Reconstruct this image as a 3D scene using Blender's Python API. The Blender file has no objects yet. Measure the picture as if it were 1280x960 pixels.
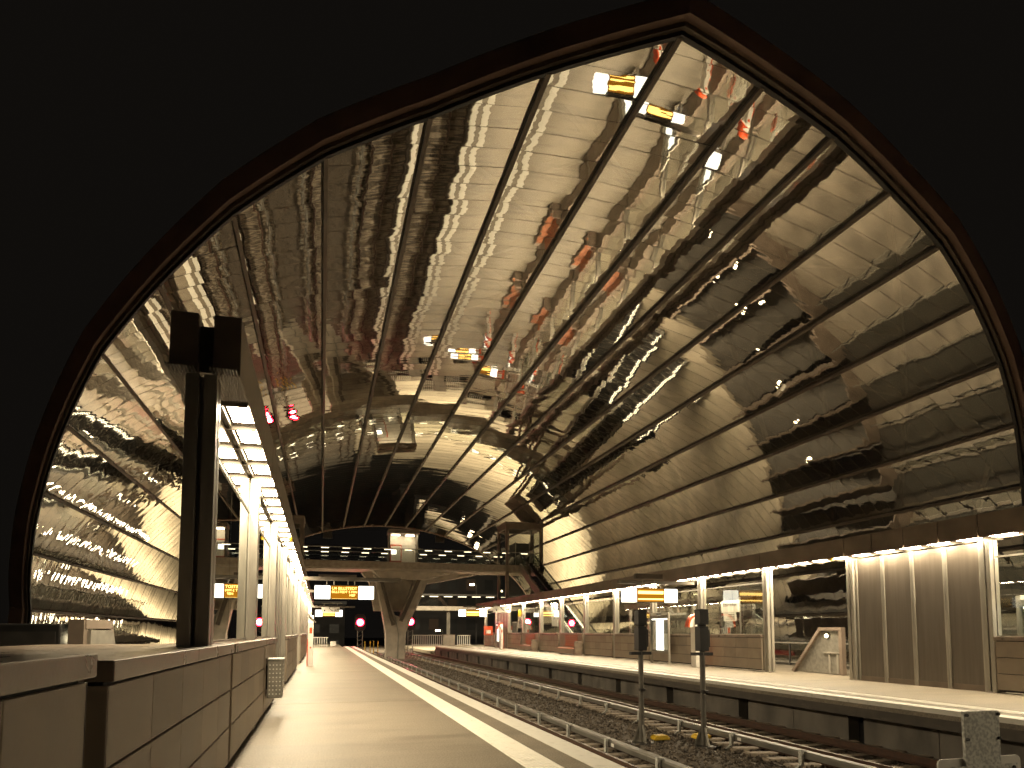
import bpy, bmesh, math, random
from mathutils import Vector, Matrix
random.seed(7)
R = math.radians
sc = bpy.context.scene
COL = sc.collection

# ------------------------------------------------------------------ camera, world, exposure
cam_d = bpy.data.cameras.new("camera")
cam_d.sensor_width = 36.0
cam_d.lens = 850.0 / 1280.0 * 36.0
cam_d.shift_y = 0.1907
cam_d.clip_start = 0.05
cam_d.clip_end = 2000
cam = bpy.data.objects.new("camera", cam_d)
COL.objects.link(cam)
cam.location = (0, 0, 1.6)
cam.rotation_euler = (R(90 + 4.4), 0, R(-15.6))
sc.camera = cam

w = bpy.data.worlds.new("World")
sc.world = w
w.use_nodes = True
bg = w.node_tree.nodes["Background"]
bg.inputs[0].default_value = (0.0040, 0.0034, 0.0028, 1)
bg.inputs[1].default_value = 1.0

sc.view_settings.view_transform = 'Standard'
sc.view_settings.look = 'None'
sc.view_settings.exposure = 0.3
sc.view_settings.gamma = 1.0
sc.render.engine = 'CYCLES'
cy = sc.cycles
cy.use_denoising = True
cy.denoising_input_passes = 'RGB_ALBEDO_NORMAL'
cy.denoising_prefilter = 'FAST'
try:
    cy.denoiser = 'OPENIMAGEDENOISE'
except Exception:
    pass
cy.max_bounces = 9
cy.diffuse_bounces = 4
cy.glossy_bounces = 6
cy.transmission_bounces = 4
cy.transparent_max_bounces = 24
cy.caustics_reflective = True
cy.caustics_refractive = False
cy.blur_glossy = 1.0
cy.sample_clamp_indirect = 6.0
cy.sample_clamp_direct = 0.0
cy.use_light_tree = True

LAMP = (1.0, 0.825, 0.55)
LAMP_S = 95.0

# ------------------------------------------------------------------ helpers
ORG = {}

class MB:
    def __init__(s):
        s.v = []; s.f = []
    def quad(s, a, b, c, d):
        i = len(s.v); s.v += [Vector(a), Vector(b), Vector(c), Vector(d)]; s.f.append((i, i+1, i+2, i+3)); return s
    def poly(s, pts):
        i = len(s.v); s.v += [Vector(p) for p in pts]; s.f.append(tuple(range(i, i+len(pts)))); return s
    def box(s, x0, x1, y0, y1, z0, z1):
        i = len(s.v)
        s.v += [Vector(p) for p in ((x0,y0,z0),(x1,y0,z0),(x1,y1,z0),(x0,y1,z0),(x0,y0,z1),(x1,y0,z1),(x1,y1,z1),(x0,y1,z1))]
        s.f += [tuple(i+k for k in q) for q in ((3,2,1,0),(4,5,6,7),(0,1,5,4),(1,2,6,5),(2,3,7,6),(3,0,4,7))]
        return s
    def bar(s, p, q, wd, ht, up=(0,0,1)):
        p = Vector(p); q = Vector(q); d = (q-p).normalized()
        u = Vector(up); sd = d.cross(u)
        if sd.length < 1e-4: sd = d.cross(Vector((1,0,0)))
        sd.normalize(); u = sd.cross(d).normalized()
        i = len(s.v)
        for e in (p, q):
            for a, b in ((-1,-1),(1,-1),(1,1),(-1,1)):
                s.v.append(e + sd*(a*wd/2) + u*(b*ht/2))
        s.f += [tuple(i+k for k in t) for t in ((3,2,1,0),(4,5,6,7),(0,1,5,4),(1,2,6,5),(2,3,7,6),(3,0,4,7))]
        return s
    def cyl(s, p, q, r, n=10, r2=None):
        p = Vector(p); q = Vector(q); d = (q-p).normalized()
        a = d.orthogonal().normalized(); b = d.cross(a)
        r2 = r if r2 is None else r2
        i = len(s.v)
        for k in range(n):
            t = 2*math.pi*k/n
            o = a*math.cos(t) + b*math.sin(t)
            s.v.append(p+o*r); s.v.append(q+o*r2)
        for k in range(n):
            k2 = (k+1) % n
            s.f.append((i+2*k, i+2*k2, i+2*k2+1, i+2*k+1))
        s.f.append(tuple(i+2*k for k in reversed(range(n))))
        s.f.append(tuple(i+2*k+1 for k in range(n)))
        return s
    def tube(s, pts, r, n=8):
        for a, b in zip(pts, pts[1:]): s.cyl(a, b, r, n)
        return s
    def prism(s, pts, axis, a, b):
        # pts: 2D outline; axis: 'x','y','z' is the extrusion axis
        def mk(p, c):
            return {'x': (c, p[0], p[1]), 'y': (p[0], c, p[1]), 'z': (p[0], p[1], c)}[axis]
        i = len(s.v); n = len(pts)
        s.v += [Vector(mk(p, a)) for p in pts] + [Vector(mk(p, b)) for p in pts]
        s.f.append(tuple(i+k for k in range(n))); s.f.append(tuple(i+n+k for k in reversed(range(n))))
        for k in range(n):
            k2 = (k+1) % n
            s.f.append((i+k, i+n+k, i+n+k2, i+k2))
        return s
    def build(s, name, m, parent=None, bevel=0, smooth=False, fix=True):
        org = ORG.get(parent.name, Vector()) if parent else Vector()
        me = bpy.data.meshes.new(name)
        me.from_pydata([v-org for v in s.v], [], s.f)
        if fix:
            bm = bmesh.new(); bm.from_mesh(me)
            bmesh.ops.recalc_face_normals(bm, faces=bm.faces)
            bm.to_mesh(me); bm.free()
        me.materials.append(m)
        if smooth:
            for p in me.polygons: p.use_smooth = True
        o = bpy.data.objects.new(name, me); COL.objects.link(o)
        if parent:
            o.parent = parent; ORG[o.name] = org
        else:
            ORG[o.name] = Vector()
        if bevel:
            b = o.modifiers.new("bevel", 'BEVEL'); b.width = bevel; b.segments = 2; b.limit_method = 'ANGLE'
        return o

def tag(o, label=None, cat=None, group=None, kind=None):
    if label: o['label'] = label
    if cat: o['category'] = cat
    if group: o['group'] = group
    if kind: o['kind'] = kind
    return o

def thing(name, loc, label, cat, group=None):
    o = bpy.data.objects.new(name, None); COL.objects.link(o)
    o.location = loc; o.empty_display_size = .2
    ORG[o.name] = Vector(loc)
    return tag(o, label, cat, group)

def copy_tree(o, parent=None, loc=None):
    c = o.copy(); COL.objects.link(c)
    if parent: c.parent = parent
    if loc: c.location = loc
    ORG[c.name] = Vector(loc) if loc else ORG.get(o.name, Vector())
    for ch in list(o.children): copy_tree(ch, c)
    return c

def text(name, body, size, loc, rot, m, parent, ext=0.002, align='CENTER'):
    cu = bpy.data.curves.new(name, 'FONT'); cu.body = body; cu.size = size
    cu.align_x = align; cu.align_y = 'CENTER'; cu.extrude = ext
    cu.materials.append(m)
    tmp = bpy.data.objects.new("tmp", cu); COL.objects.link(tmp)
    dg = bpy.context.evaluated_depsgraph_get(); dg.update()
    me = bpy.data.meshes.new_from_object(tmp.evaluated_get(dg))
    bpy.data.objects.remove(tmp); me.name = name
    o = bpy.data.objects.new(name, me); COL.objects.link(o)
    org = ORG.get(parent.name, Vector())
    o.parent = parent; o.location = Vector(loc)-org; o.rotation_euler = rot
    ORG[o.name] = org
    return o
FACE_S = (R(90), 0, 0)            # readable from -Y (towards the camera end)
FACE_W = (R(90), 0, R(-90))       # readable from -X (from the tracks, for the right wall)

# ------------------------------------------------------------------ materials
def newmat(name):
    m = bpy.data.materials.new(name); m.use_nodes = True
    nt = m.node_tree
    for n in list(nt.nodes): nt.nodes.remove(n)
    out = nt.nodes.new('ShaderNodeOutputMaterial')
    return m, nt, out

def pmat(name, col, rough=.5, metal=0., col2=None, scale=3., detail=6., bump=0., bscale=60., stretch=(1,1,1), rvar=.1, contrast=(.35,.65), spec=.5):
    m, nt, out = newmat(name)
    N = nt.nodes; L = nt.links
    b = N.new('ShaderNodeBsdfPrincipled')
    b.inputs['Metallic'].default_value = metal
    b.inputs['Specular IOR Level'].default_value = spec
    tc = N.new('ShaderNodeTexCoord'); mp = N.new('ShaderNodeMapping'); mp.inputs['Scale'].default_value = stretch
    geo = N.new('ShaderNodeNewGeometry')
    L.new(geo.outputs['Position'], mp.inputs['Vector'])
    no = N.new('ShaderNodeTexNoise'); no.inputs['Scale'].default_value = scale; no.inputs['Detail'].default_value = detail
    L.new(mp.outputs[0], no.inputs['Vector'])
    cr = N.new('ShaderNodeMapRange'); cr.inputs[1].default_value = contrast[0]; cr.inputs[2].default_value = contrast[1]
    L.new(no.outputs['Fac'], cr.inputs[0])
    mx = N.new('ShaderNodeMix'); mx.data_type = 'RGBA'
    c2 = col2 or tuple(c*.72 for c in col)
    mx.inputs[6].default_value = (*c2, 1); mx.inputs[7].default_value = (*col, 1)
    L.new(cr.outputs[0], mx.inputs[0]); L.new(mx.outputs[2], b.inputs['Base Color'])
    rr = N.new('ShaderNodeMapRange'); rr.inputs[3].default_value = max(.02, rough-rvar); rr.inputs[4].default_value = min(1, rough+rvar)
    L.new(no.outputs['Fac'], rr.inputs[0]); L.new(rr.outputs[0], b.inputs['Roughness'])
    if bump:
        n2 = N.new('ShaderNodeTexNoise'); n2.inputs['Scale'].default_value = bscale; n2.inputs['Detail'].default_value = 4
        L.new(geo.outputs['Position'], n2.inputs['Vector'])
        bp = N.new('ShaderNodeBump'); bp.inputs['Strength'].default_value = bump; bp.inputs['Distance'].default_value = .01
        L.new(n2.outputs['Fac'], bp.inputs['Height']); L.new(bp.outputs[0], b.inputs['Normal'])
    L.new(b.outputs[0], out.inputs[0])
    return m

def emat(name, col, s):
    m, nt, out = newmat(name)
    e = nt.nodes.new('ShaderNodeEmission'); e.inputs[0].default_value = (*col, 1); e.inputs[1].default_value = s
    nt.links.new(e.outputs[0], out.inputs[0]); return m

def two_sided(nt, fr, ior):
    g_ = nt.nodes.new('ShaderNodeNewGeometry'); mr = nt.nodes.new('ShaderNodeMapRange')
    mr.inputs[3].default_value = ior; mr.inputs[4].default_value = 1/ior
    nt.links.new(g_.outputs['Backfacing'], mr.inputs[0]); nt.links.new(mr.outputs[0], fr.inputs[0])

def glassmat(name, tint=(.85,.88,.84), base=.03, gain=1.6, rough=.0):
    m, nt, out = newmat(name); N = nt.nodes; L = nt.links
    tr = N.new('ShaderNodeBsdfTransparent'); tr.inputs[0].default_value = (*tint, 1)
    gl = N.new('ShaderNodeBsdfGlossy'); gl.inputs['Roughness'].default_value = rough; gl.inputs[0].default_value = (.96,.98,.96,1)
    fr = N.new('ShaderNodeFresnel'); two_sided(nt, fr, 1.5)
    mu = N.new('ShaderNodeMath'); mu.operation = 'MULTIPLY_ADD'; mu.inputs[1].default_value = gain; mu.inputs[2].default_value = base; mu.use_clamp = True
    L.new(fr.outputs[0], mu.inputs[0])
    mx = N.new('ShaderNodeMixShader'); L.new(mu.outputs[0], mx.inputs[0]); L.new(tr.outputs[0], mx.inputs[1]); L.new(gl.outputs[0], mx.inputs[2])
    L.new(mx.outputs[0], out.inputs[0]); return m

def roofglass():
    m, nt, out = newmat("roof_glass"); N = nt.nodes; L = nt.links
    geo = N.new('ShaderNodeNewGeometry')
    mp = N.new('ShaderNodeMapping'); mp.inputs['Scale'].default_value = (.35, 1.5, .35)
    L.new(geo.outputs['Position'], mp.inputs['Vector'])
    n1 = N.new('ShaderNodeTexNoise'); n1.inputs['Scale'].default_value = .9; n1.inputs['Detail'].default_value = 2.5; n1.inputs['Roughness'].default_value = .45
    L.new(mp.outputs[0], n1.inputs['Vector'])
    bp = N.new('ShaderNodeBump'); bp.inputs['Strength'].default_value = 1.0; bp.inputs['Distance'].default_value = .0055
    L.new(n1.outputs['Fac'], bp.inputs['Height'])
    tr = N.new('ShaderNodeBsdfTransparent'); tr.inputs[0].default_value = (.50,.48,.43,1)
    gl = N.new('ShaderNodeBsdfGlossy'); gl.inputs['Roughness'].default_value = .012; gl.inputs[0].default_value = (.98,.95,.88,1)
    L.new(bp.outputs[0], gl.inputs['Normal'])
    df = N.new('ShaderNodeBsdfDiffuse'); df.inputs[0].default_value = (.62,.54,.42,1)
    fr = N.new('ShaderNodeFresnel'); two_sided(nt, fr, 1.52)
    L.new(bp.outputs[0], fr.inputs['Normal'])
    mu = N.new('ShaderNodeMath'); mu.operation = 'MULTIPLY_ADD'; mu.inputs[1].default_value = 1.7; mu.inputs[2].default_value = .40; mu.use_clamp = True
    L.new(fr.outputs[0], mu.inputs[0])
    # dust: slight, patchy
    nd = N.new('ShaderNodeTexNoise'); nd.inputs['Scale'].default_value = .35; nd.inputs['Detail'].default_value = 6
    L.new(geo.outputs['Position'], nd.inputs['Vector'])
    md = N.new('ShaderNodeMapRange'); md.inputs[1].default_value = .3; md.inputs[2].default_value = .7; md.inputs[3].default_value = .06; md.inputs[4].default_value = .16
    L.new(nd.outputs['Fac'], md.inputs[0])
    m1 = N.new('ShaderNodeMixShader'); L.new(md.outputs[0], m1.inputs[0]); L.new(tr.outputs[0], m1.inputs[1]); L.new(df.outputs[0], m1.inputs[2])
    m2 = N.new('ShaderNodeMixShader'); L.new(mu.outputs[0], m2.inputs[0]); L.new(m1.outputs[0], m2.inputs[1]); L.new(gl.outputs[0], m2.inputs[2])
    L.new(m2.outputs[0], out.inputs[0]); return m

def floormat():
    m, nt, out = newmat("platform_asphalt"); N = nt.nodes; L = nt.links
    geo = N.new('ShaderNodeNewGeometry')
    b = N.new('ShaderNodeBsdfPrincipled')
    sp = N.new('ShaderNodeTexNoise'); sp.inputs['Scale'].default_value = 45; sp.inputs['Detail'].default_value = 6; sp.inputs['Roughness'].default_value = .7
    L.new(geo.outputs['Position'], sp.inputs['Vector'])
    mp = N.new('ShaderNodeMapping'); mp.inputs['Scale'].default_value = (.35, 1.3, 1)
    L.new(geo.outputs['Position'], mp.inputs['Vector'])
    st = N.new('ShaderNodeTexNoise'); st.inputs['Scale'].default_value = .9; st.inputs['Detail'].default_value = 9; st.inputs['Roughness'].default_value = .62
    L.new(mp.outputs[0], st.inputs['Vector'])
    m1 = N.new('ShaderNodeMapRange'); m1.inputs[1].default_value = .35; m1.inputs[2].default_value = .65; m1.inputs[3].default_value = .32; m1.inputs[4].default_value = 1.25
    L.new(sp.outputs['Fac'], m1.inputs[0])
    m2 = N.new('ShaderNodeMapRange'); m2.inputs[1].default_value = .33; m2.inputs[2].default_value = .55; m2.inputs[3].default_value = .62; m2.inputs[4].default_value = 1.0
    L.new(st.outputs['Fac'], m2.inputs[0])
    mu = N.new('ShaderNodeMath'); mu.operation = 'MULTIPLY'; L.new(m1.outputs[0], mu.inputs[0]); L.new(m2.outputs[0], mu.inputs[1])
    mx = N.new('ShaderNodeMix'); mx.data_type = 'RGBA'; mx.inputs[6].default_value = (.02,.017,.013,1); mx.inputs[7].default_value = (.30,.255,.19,1)
    L.new(mu.outputs[0], mx.inputs[0]); L.new(mx.outputs[2], b.inputs['Base Color'])
    rr = N.new('ShaderNodeMapRange'); rr.inputs[3].default_value = .40; rr.inputs[4].default_value = .70
    L.new(st.outputs['Fac'], rr.inputs[0]); L.new(rr.outputs[0], b.inputs['Roughness'])
    bp = N.new('ShaderNodeBump'); bp.inputs['Strength'].default_value = .25; bp.inputs['Distance'].default_value = .006
    L.new(sp.outputs['Fac'], bp.inputs['Height']); L.new(bp.outputs[0], b.inputs['Normal'])
    L.new(b.outputs[0], out.inputs[0]); return m

M = {}
M['floor'] = floormat()
M['rglass'] = roofglass()
M['palefloor'] = pmat('pale_lit_paving', (.42,.36,.27), .6, 0, scale=.5, detail=8, stretch=(.4,1.4,1))  # paler tone puts brightness into the ground that the roof mirrors
M['darkfloor'] = pmat('dark_asphalt', (.075,.065,.052), .7, 0, scale=1.5, bump=.1)
M['sidefloor'] = pmat('side_paving', (.21,.175,.13), .6, 0, col2=(.12,.10,.075), scale=.8, detail=9, stretch=(.5,1.2,1))
M['glass'] = glassmat("screen_glass", base=.07, gain=2.2)
M['vglass'] = glassmat("case_glass", (.92,.95,.93), .02, 1.2)
M['bronze'] = pmat("bronze_paint", (.10,.078,.058), .42, .25, rvar=.08, scale=2)
M['rib'] = pmat("rib_paint", (.115,.09,.066), .5, .2)
M['gbar'] = pmat('glazing_bar_grey', (.20,.165,.125), .45, .3)
M['edge'] = pmat("edge_beam_paint", (.15,.095,.07), .5, .2, scale=1.2)
M['edgetube'] = pmat("edge_tube_paint", (.10,.078,.058), .4, .4)
M['fascia'] = pmat("fascia_paint", (.23,.178,.137), .45, .2, scale=1.5, rvar=.06)
M['soffit'] = pmat("soffit_paint", (.17,.145,.115), .5, .1)
M['post'] = pmat("post_paint", (.40,.37,.315), .38, .35, scale=5, stretch=(1,1,.2))
M['clad'] = pmat("wall_cladding", (.30,.245,.19), .55, 0, col2=(.24,.195,.15), scale=2.2, bump=.12, bscale=40, contrast=(.3,.7))
def per_island(m, amt):
    nt = m.node_tree; N = nt.nodes; L = nt.links
    b = [n for n in N if n.type == 'BSDF_PRINCIPLED'][0]
    src = b.inputs['Base Color'].links[0].from_socket
    g_ = N.new('ShaderNodeNewGeometry'); hs = N.new('ShaderNodeHueSaturation'); mr = N.new('ShaderNodeMapRange')
    mr.inputs[3].default_value = 1-amt; mr.inputs[4].default_value = 1+amt
    L.new(g_.outputs['Random Per Island'], mr.inputs[0]); L.new(mr.outputs[0], hs.inputs['Value'])
    L.new(src, hs.inputs['Color']); L.new(hs.outputs[0], b.inputs['Base Color'])
per_island(M['clad'], .13)
M['coping'] = pmat("coping_stone", (.24,.185,.14), .30, 0, col2=(.17,.13,.10), scale=4, bump=.1, bscale=30)
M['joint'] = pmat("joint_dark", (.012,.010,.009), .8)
M['perf'] = pmat("brushed_metal_panel", (.155,.13,.105), .33, .25, col2=(.13,.108,.087), scale=9, stretch=(1,1,.06), rvar=.07)
M['steel'] = pmat("galvanised_steel", (.62,.61,.55), .42, .12, col2=(.36,.36,.33), scale=28, detail=8, contrast=(.42,.58))
M['greysteel'] = pmat("grey_steel", (.30,.28,.24), .45, .55, scale=8)
M['darksteel'] = pmat("dark_steel", (.055,.05,.045), .5, .5, scale=6)
M['polegrey'] = pmat('mast_grey', (.17,.155,.13), .5, .3, scale=6)
M['black'] = pmat("matt_black", (.014,.013,.012), .45)
M['white'] = pmat("white_enamel", (.78,.75,.68), .35, 0, col2=(.70,.67,.60), scale=3)
M['paint'] = pmat("white_marking", (.82,.79,.70), .5, 0, col2=(.58,.54,.46), scale=7, contrast=(.2,.45), detail=9)
M['deck'] = pmat('bridge_edge_paint', (.36,.30,.24), .5, .1)
M['concrete'] = pmat("concrete", (.20,.175,.145), .75, 0, col2=(.10,.088,.072), scale=1.5, stretch=(1,1,.5), detail=10, bump=.15, bscale=25)
M['slab'] = pmat("slab_edge", (.10,.085,.068), .7, 0, scale=3, bump=.1)
M['beton'] = pmat("bridge_cladding", (.47,.41,.335), .6, 0, scale=1.2)
M['ballast'] = pmat("ballast_stone", (.14,.112,.084), .85, 0, col2=(.06,.048,.036), scale=14, detail=4, contrast=(.3,.7))
per_island(M['ballast'], .6)
M['rust'] = pmat("rusty_rail", (.095,.045,.024), .7, .2, col2=(.05,.026,.016), scale=9)
M['railtop'] = pmat("polished_rail", (.22,.19,.16), .35, .85)
M['sleeper'] = pmat("concrete_sleeper", (.33,.27,.205), .8, 0, col2=(.22,.18,.135), scale=6)
M['orange'] = pmat("red_enamel", (.72,.095,.025), .35)
M['wood'] = pmat("bench_wood", (.42,.15,.058), .45, 0, col2=(.30,.10,.04), scale=6, stretch=(1,.15,1))
M['yellow'] = pmat("yellow_paint", (.78,.50,.03), .45)
M['ground'] = pmat("dark_ground", (.03,.028,.025), .9, scale=.2)
M['build'] = pmat("far_building", (.05,.045,.042), .8, scale=.3)
M['lamp'] = emat("fluorescent_diffuser", LAMP, LAMP_S)
M['lamp_dim'] = emat("display_light_box", (1.0,.93,.76), 2.6)
M['led'] = emat("amber_led_text", (1.0,.60,.14), 4)
M['ledbg'] = emat("amber_led_glow", (1.0,.36,.015), .42)
M['poster'] = emat("lit_poster", (1.0,.95,.82), 3.2)
M['poster_soft'] = emat("lit_map", (.75,.95,.82), .8)
M['handled'] = emat("warm_light_dash", (1.0,.84,.56), 4)
M['kiosk'] = emat("lift_lamp", (1.0,.82,.52), 18)
M['redcore'] = emat("red_signal_bloom", (1.0,.16,.2), 140)
M['redlens'] = emat("red_signal_lens", (1.0,.010,.025), 50)
M['farlamp'] = emat("street_lamp_glow", (1.0,.83,.5), 14)
M['trainred'] = emat("red_trail_glow", (.6,.01,.03), .5)
M['trainblue'] = emat("train_window_light", (.30,.55,1.0), 1.6)
M['dimwin'] = emat("dim_window", (.9,.55,.3), .03)
M['flood'] = emat('added_flood_face', (1.0,.84,.56), 2600)
M['bollard'] = emat('glow_post_light', (1.0,.84,.58), 14)
M['ink'] = pmat("black_print", (.02,.02,.02), .6)

# ------------------------------------------------------------------ setting: ground, track bed, platforms
tag(MB().box(-400, 600, -120, 900, -7.0, -6.5).build("ground", M['ground']), kind='structure')
tag(MB().box(3.15, 12.66, -14, 130, -1.9, -1.22).build("track_bed", M['concrete']), kind='structure')
LE, RE = 3.48, 12.3           # platform edges
tag(MB().box(-2.6, LE, -9, 76, -.20, 0).build("platform_left", M['floor']), kind='structure')
tag(MB().box(RE, 17.9, -9, 76, -.20, 0).build("platform_right", M['floor']), kind='structure')
tag(MB().box(-2.4, LE-.02, -9, 76.02, -.42, -.203).build("platform_beam_left", M['slab']), kind='structure')
tag(MB().box(RE+.02, 17.7, -9, 76.02, -.42, -.203).build("platform_beam_right", M['slab']), kind='structure')
wl = MB().box(-2.3, LE-.45, -9, 75.8, -1.6, -.425)
tag(wl.build("platform_wall_left", M['concrete']), kind='structure')
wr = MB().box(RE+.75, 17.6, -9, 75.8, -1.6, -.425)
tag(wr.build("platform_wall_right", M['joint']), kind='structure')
wp = MB()
y = 4.75
while y < 75:
    wp.box(RE+.42, RE+.745, y+.25, y+2.3, -1.5, -.43)
    wp.box(RE+.43, RE+.745, y+2.325, y+4.42, -1.5, -.43)
    y += 4.66
wp.box(RE+.2, RE+.415, -9, 75.7, -1.7, -1.16)
tag(wp.build("platform_wall_panels", M['concrete'], bevel=.008), kind='structure')
# painted and tactile strips
def strips(name, a, b):
    mb = MB().box(a, b, -9, 75.9, -.1, .004)
    return tag(mb.build(name, M['paint']), kind='structure')
def rects(name, rr, z0, z1, m):
    mb = MB()
    for a in rr: mb.box(*a, z0, z1)
    return tag(mb.build(name, m), kind='structure')
rects("side_floor_right", [(17.91, 21.8, -9, 34), (17.91, 18.9, 34.002, 45), (23.9, 25.0, -9, 45), ], -.3, -.012, M['sidefloor'])
rects("side_floor_far_right", [(17.91, 24.6, 45.002, 57), (20.9, 26.2, 57.002, 63), (17.91, 26.2, 63.002, 82)], -.3, -.012, M['palefloor'])
rects("side_floor_left", [(-4.2, -2.61, -9, 14), (-6.2, -2.61, 14.002, 40), (-8.6, -7, 40.002, 48), (-8.6, -2.61, 48.002, 82)], -.3, -.012, M['sidefloor'])
rects('dark_fill_floor_right', [(21.801, 23.899, -9, 34), (25.001, 27.5, -9, 45), (24.601, 27.5, 45.002, 57), (26.201, 27.5, 57.002, 82)], -.3, -.02, M['darkfloor'])  # dark floor added to give mid-dark reflections in the roof glass
rects('dark_fill_floor_left', [(-10.8, -8.601, 14, 82)], -.3, -.02, M['darkfloor'])  # floor added to fill the black part of the near-side reflections
strips("platform_edge_marking_left", 3.12, LE+.004)
strips("platform_edge_marking_right", RE-.004, RE+.36)
def tactile(name, a, b):
    mb = MB().box(a, b, -9, 75.9, -.1, .004)
    n = 8; p = (b-a)/n
    for k in range(n):
        mb.box(a+p*(k+.22), a+p*(k+.78), -9, 75.9, .0, .012)
    return tag(mb.build(name, M['paint']), kind='structure')
tactile("tactile_strip_left", 2.35, 2.78)
tactile("tactile_strip_right", RE+.70, RE+1.13)
fj = MB()
for y in range(4, 76, 12):
    fj.box(-1.0, 2.34, y, y+.015, -.05, .0015); fj.box(13.45, 16.9, y+3, y+3.015, -.05, .0015)
tag(fj.build("platform_floor_joints", M['slab']), kind='structure')

# ballast: uneven bed plus loose stones
bb = MB()
xs = [3.2 + .19*i for i in range(51)]; ys = [-2+.3*i for i in range(400)]
def bh(x, y):
    mid = math.exp(-((x-7.75)/1.0)**2)*.13
    return -1.13 + mid + random.uniform(-.025, .025)
g = [[Vector((x, yy, bh(x, yy))) for x in xs] for yy in ys]
for r_ in g: bb.v += r_
nx = len(xs)
for j in range(len(ys)-1):
    for i in range(nx-1):
        bb.f.append((j*nx+i, j*nx+i+1, (j+1)*nx+i+1, (j+1)*nx+i))
tmpl = [((-1,-.7,-.5),(1,-.6,-.5),(.8,.9,-.5),(-.9,.7,-.5),(0,.1,.7),(.5,-.3,.5))]
def stone(mb, x, y, z, s):
    i = len(mb.v)
    rot = Matrix.Rotation(random.uniform(0, 6.28), 3, 'Z') @ Matrix.Rotation(random.uniform(0, 6.28), 3, 'X')
    pts = [(-1,-.2,-.3),(1,.1,-.4),(0,1,.1),(.1,-.9,.2),(.1,.2,.9),(-.3,.1,-.8)]
    for p in pts:
        q = rot @ Vector([c*random.uniform(.6,1.15) for c in p]); mb.v.append(Vector((x,y,z)) + q*s)
    for f in ((0,3,4),(3,1,4),(1,2,4),(2,0,4),(3,0,5),(1,3,5),(2,1,5),(0,2,5)):
        mb.f.append(tuple(i+k for k in f))
for k in range(24000):
    y = 7.5 + 55*random.random()**1.9
    x = random.uniform(5.2, 11.9)
    mid = math.exp(-((x-7.75)/1.0)**2)*.13
    stone(bb, x, y, -1.115+mid+random.uniform(-.02,.03), random.uniform(.022,.062))
tag(bb.build("ballast", M['ballast'], fix=False), kind='stuff')

# sleepers and rails
TL, TR = 4.86, 10.75
sl = MB()
sl.prism([(-1.80,-.10),(1.80,-.10),(1.77,.10),(.45,.06),(-.45,.06),(-1.77,.10)], 'y', -.12, .12)
first = None
for tx, nm, grp in ((TL, 'concrete sleeper under the track beside the near platform', 'sleepers of the near track'), (TR, 'concrete sleeper under the track beside the far platform', 'sleepers of the far track')):
    k = 0
    while 5.0 + .68*k < 80:
        if first is None:
            o = first = sl.build("sleeper", M['sleeper'], bevel=.015)
        else:
            o = first.copy(); COL.objects.link(o)
        o.location = (tx, 5.0+.68*k, -1.13)
        tag(o, nm, 'sleeper', grp); k += 1
def rail(x, label):
    t = thing("rail", (x, 0, -1.0), label, 'rail', 'running rails')
    w_ = MB().box(x-.07, x+.07, -12, 129, -1.03, -1.005).box(x-.012, x+.012, -12, 129, -1.004, -.90)
    w_.build("rail_foot", M['rust'], t)
    MB().box(x-.036, x+.036, -12, 129, -.899, -.86).build("rail_head", M['railtop'] if False else M['rust'], t)
    MB().box(x-.026, x+.026, -12, 129, -.859, -.853).build("running_surface", M['railtop'], t)
rail(TL-.7175, "running rail closest under the edge of the near platform")
rail(TL+.7175, "running rail of the near track, beside the grey conductor rail cover")
rail(TR-.7175, "rusty rail of the far track, just behind its conductor rail cover")
rail(TR+.7175, "rusty rail nearest the niched wall below the far platform")
def thirdrail(x, side, label):
    t = thing("conductor_rail", (x, 0, -1.1), label, 'conductor rail')
    mb = MB()
    y = 2.0
    while y < 80:
        mb.prism([(x-.11,-.86),(x-.11,-.76),(x-.085,-.735),(x+.085,-.735),(x+.11,-.76),(x+.11,-.86),(x+.09,-.86),(x+.09,-.775),(x-.09,-.775),(x-.09,-.86)], 'y', y+.008, y+5.0)
        y += 5.0
    mb.build("protective_cover", M['steel_cover'], t, bevel=.006)
    MB().box(x-.04, x+.04, 2, 80, -.90, -.83).build("contact_rail", M['rust'], t)
    y = 4.4; k = 0
    bx = -side
    while y < 78:
        b = MB()
        xo = x + bx*.16
        b.box(xo-.03, xo+.03, y-.045, y+.045, -1.0, -.70)
        b.box(min(xo, x+bx*.05), max(xo, x+bx*.05), y-.04, y+.04, -.73, -.70)
        b.bar((xo, y, -.98), (xo+bx*.22, y, -1.12), .07, .05)
        b.box(xo+bx*.3-.17, xo+bx*.3+.17, y-.07, y+.07, -1.14, -1.09)
        b.build("bracket", M['steel'], t); y += 2.35 if True else 0
    for yy in (13.5, 21.0):
        MB().box(x-.114, x-.111, yy, yy+.14, -.845, -.775).build("number_plate", M['white'], t)
M['steel_cover'] = pmat("cover_grey", (.20,.185,.155), .4, .35, col2=(.14,.13,.11), scale=5, stretch=(1,.3,1))
thirdrail(6.12, 1, "grey covered conductor rail running along the near track")
thirdrail(9.2, 1, "grey covered conductor rail running along the far track")

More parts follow.
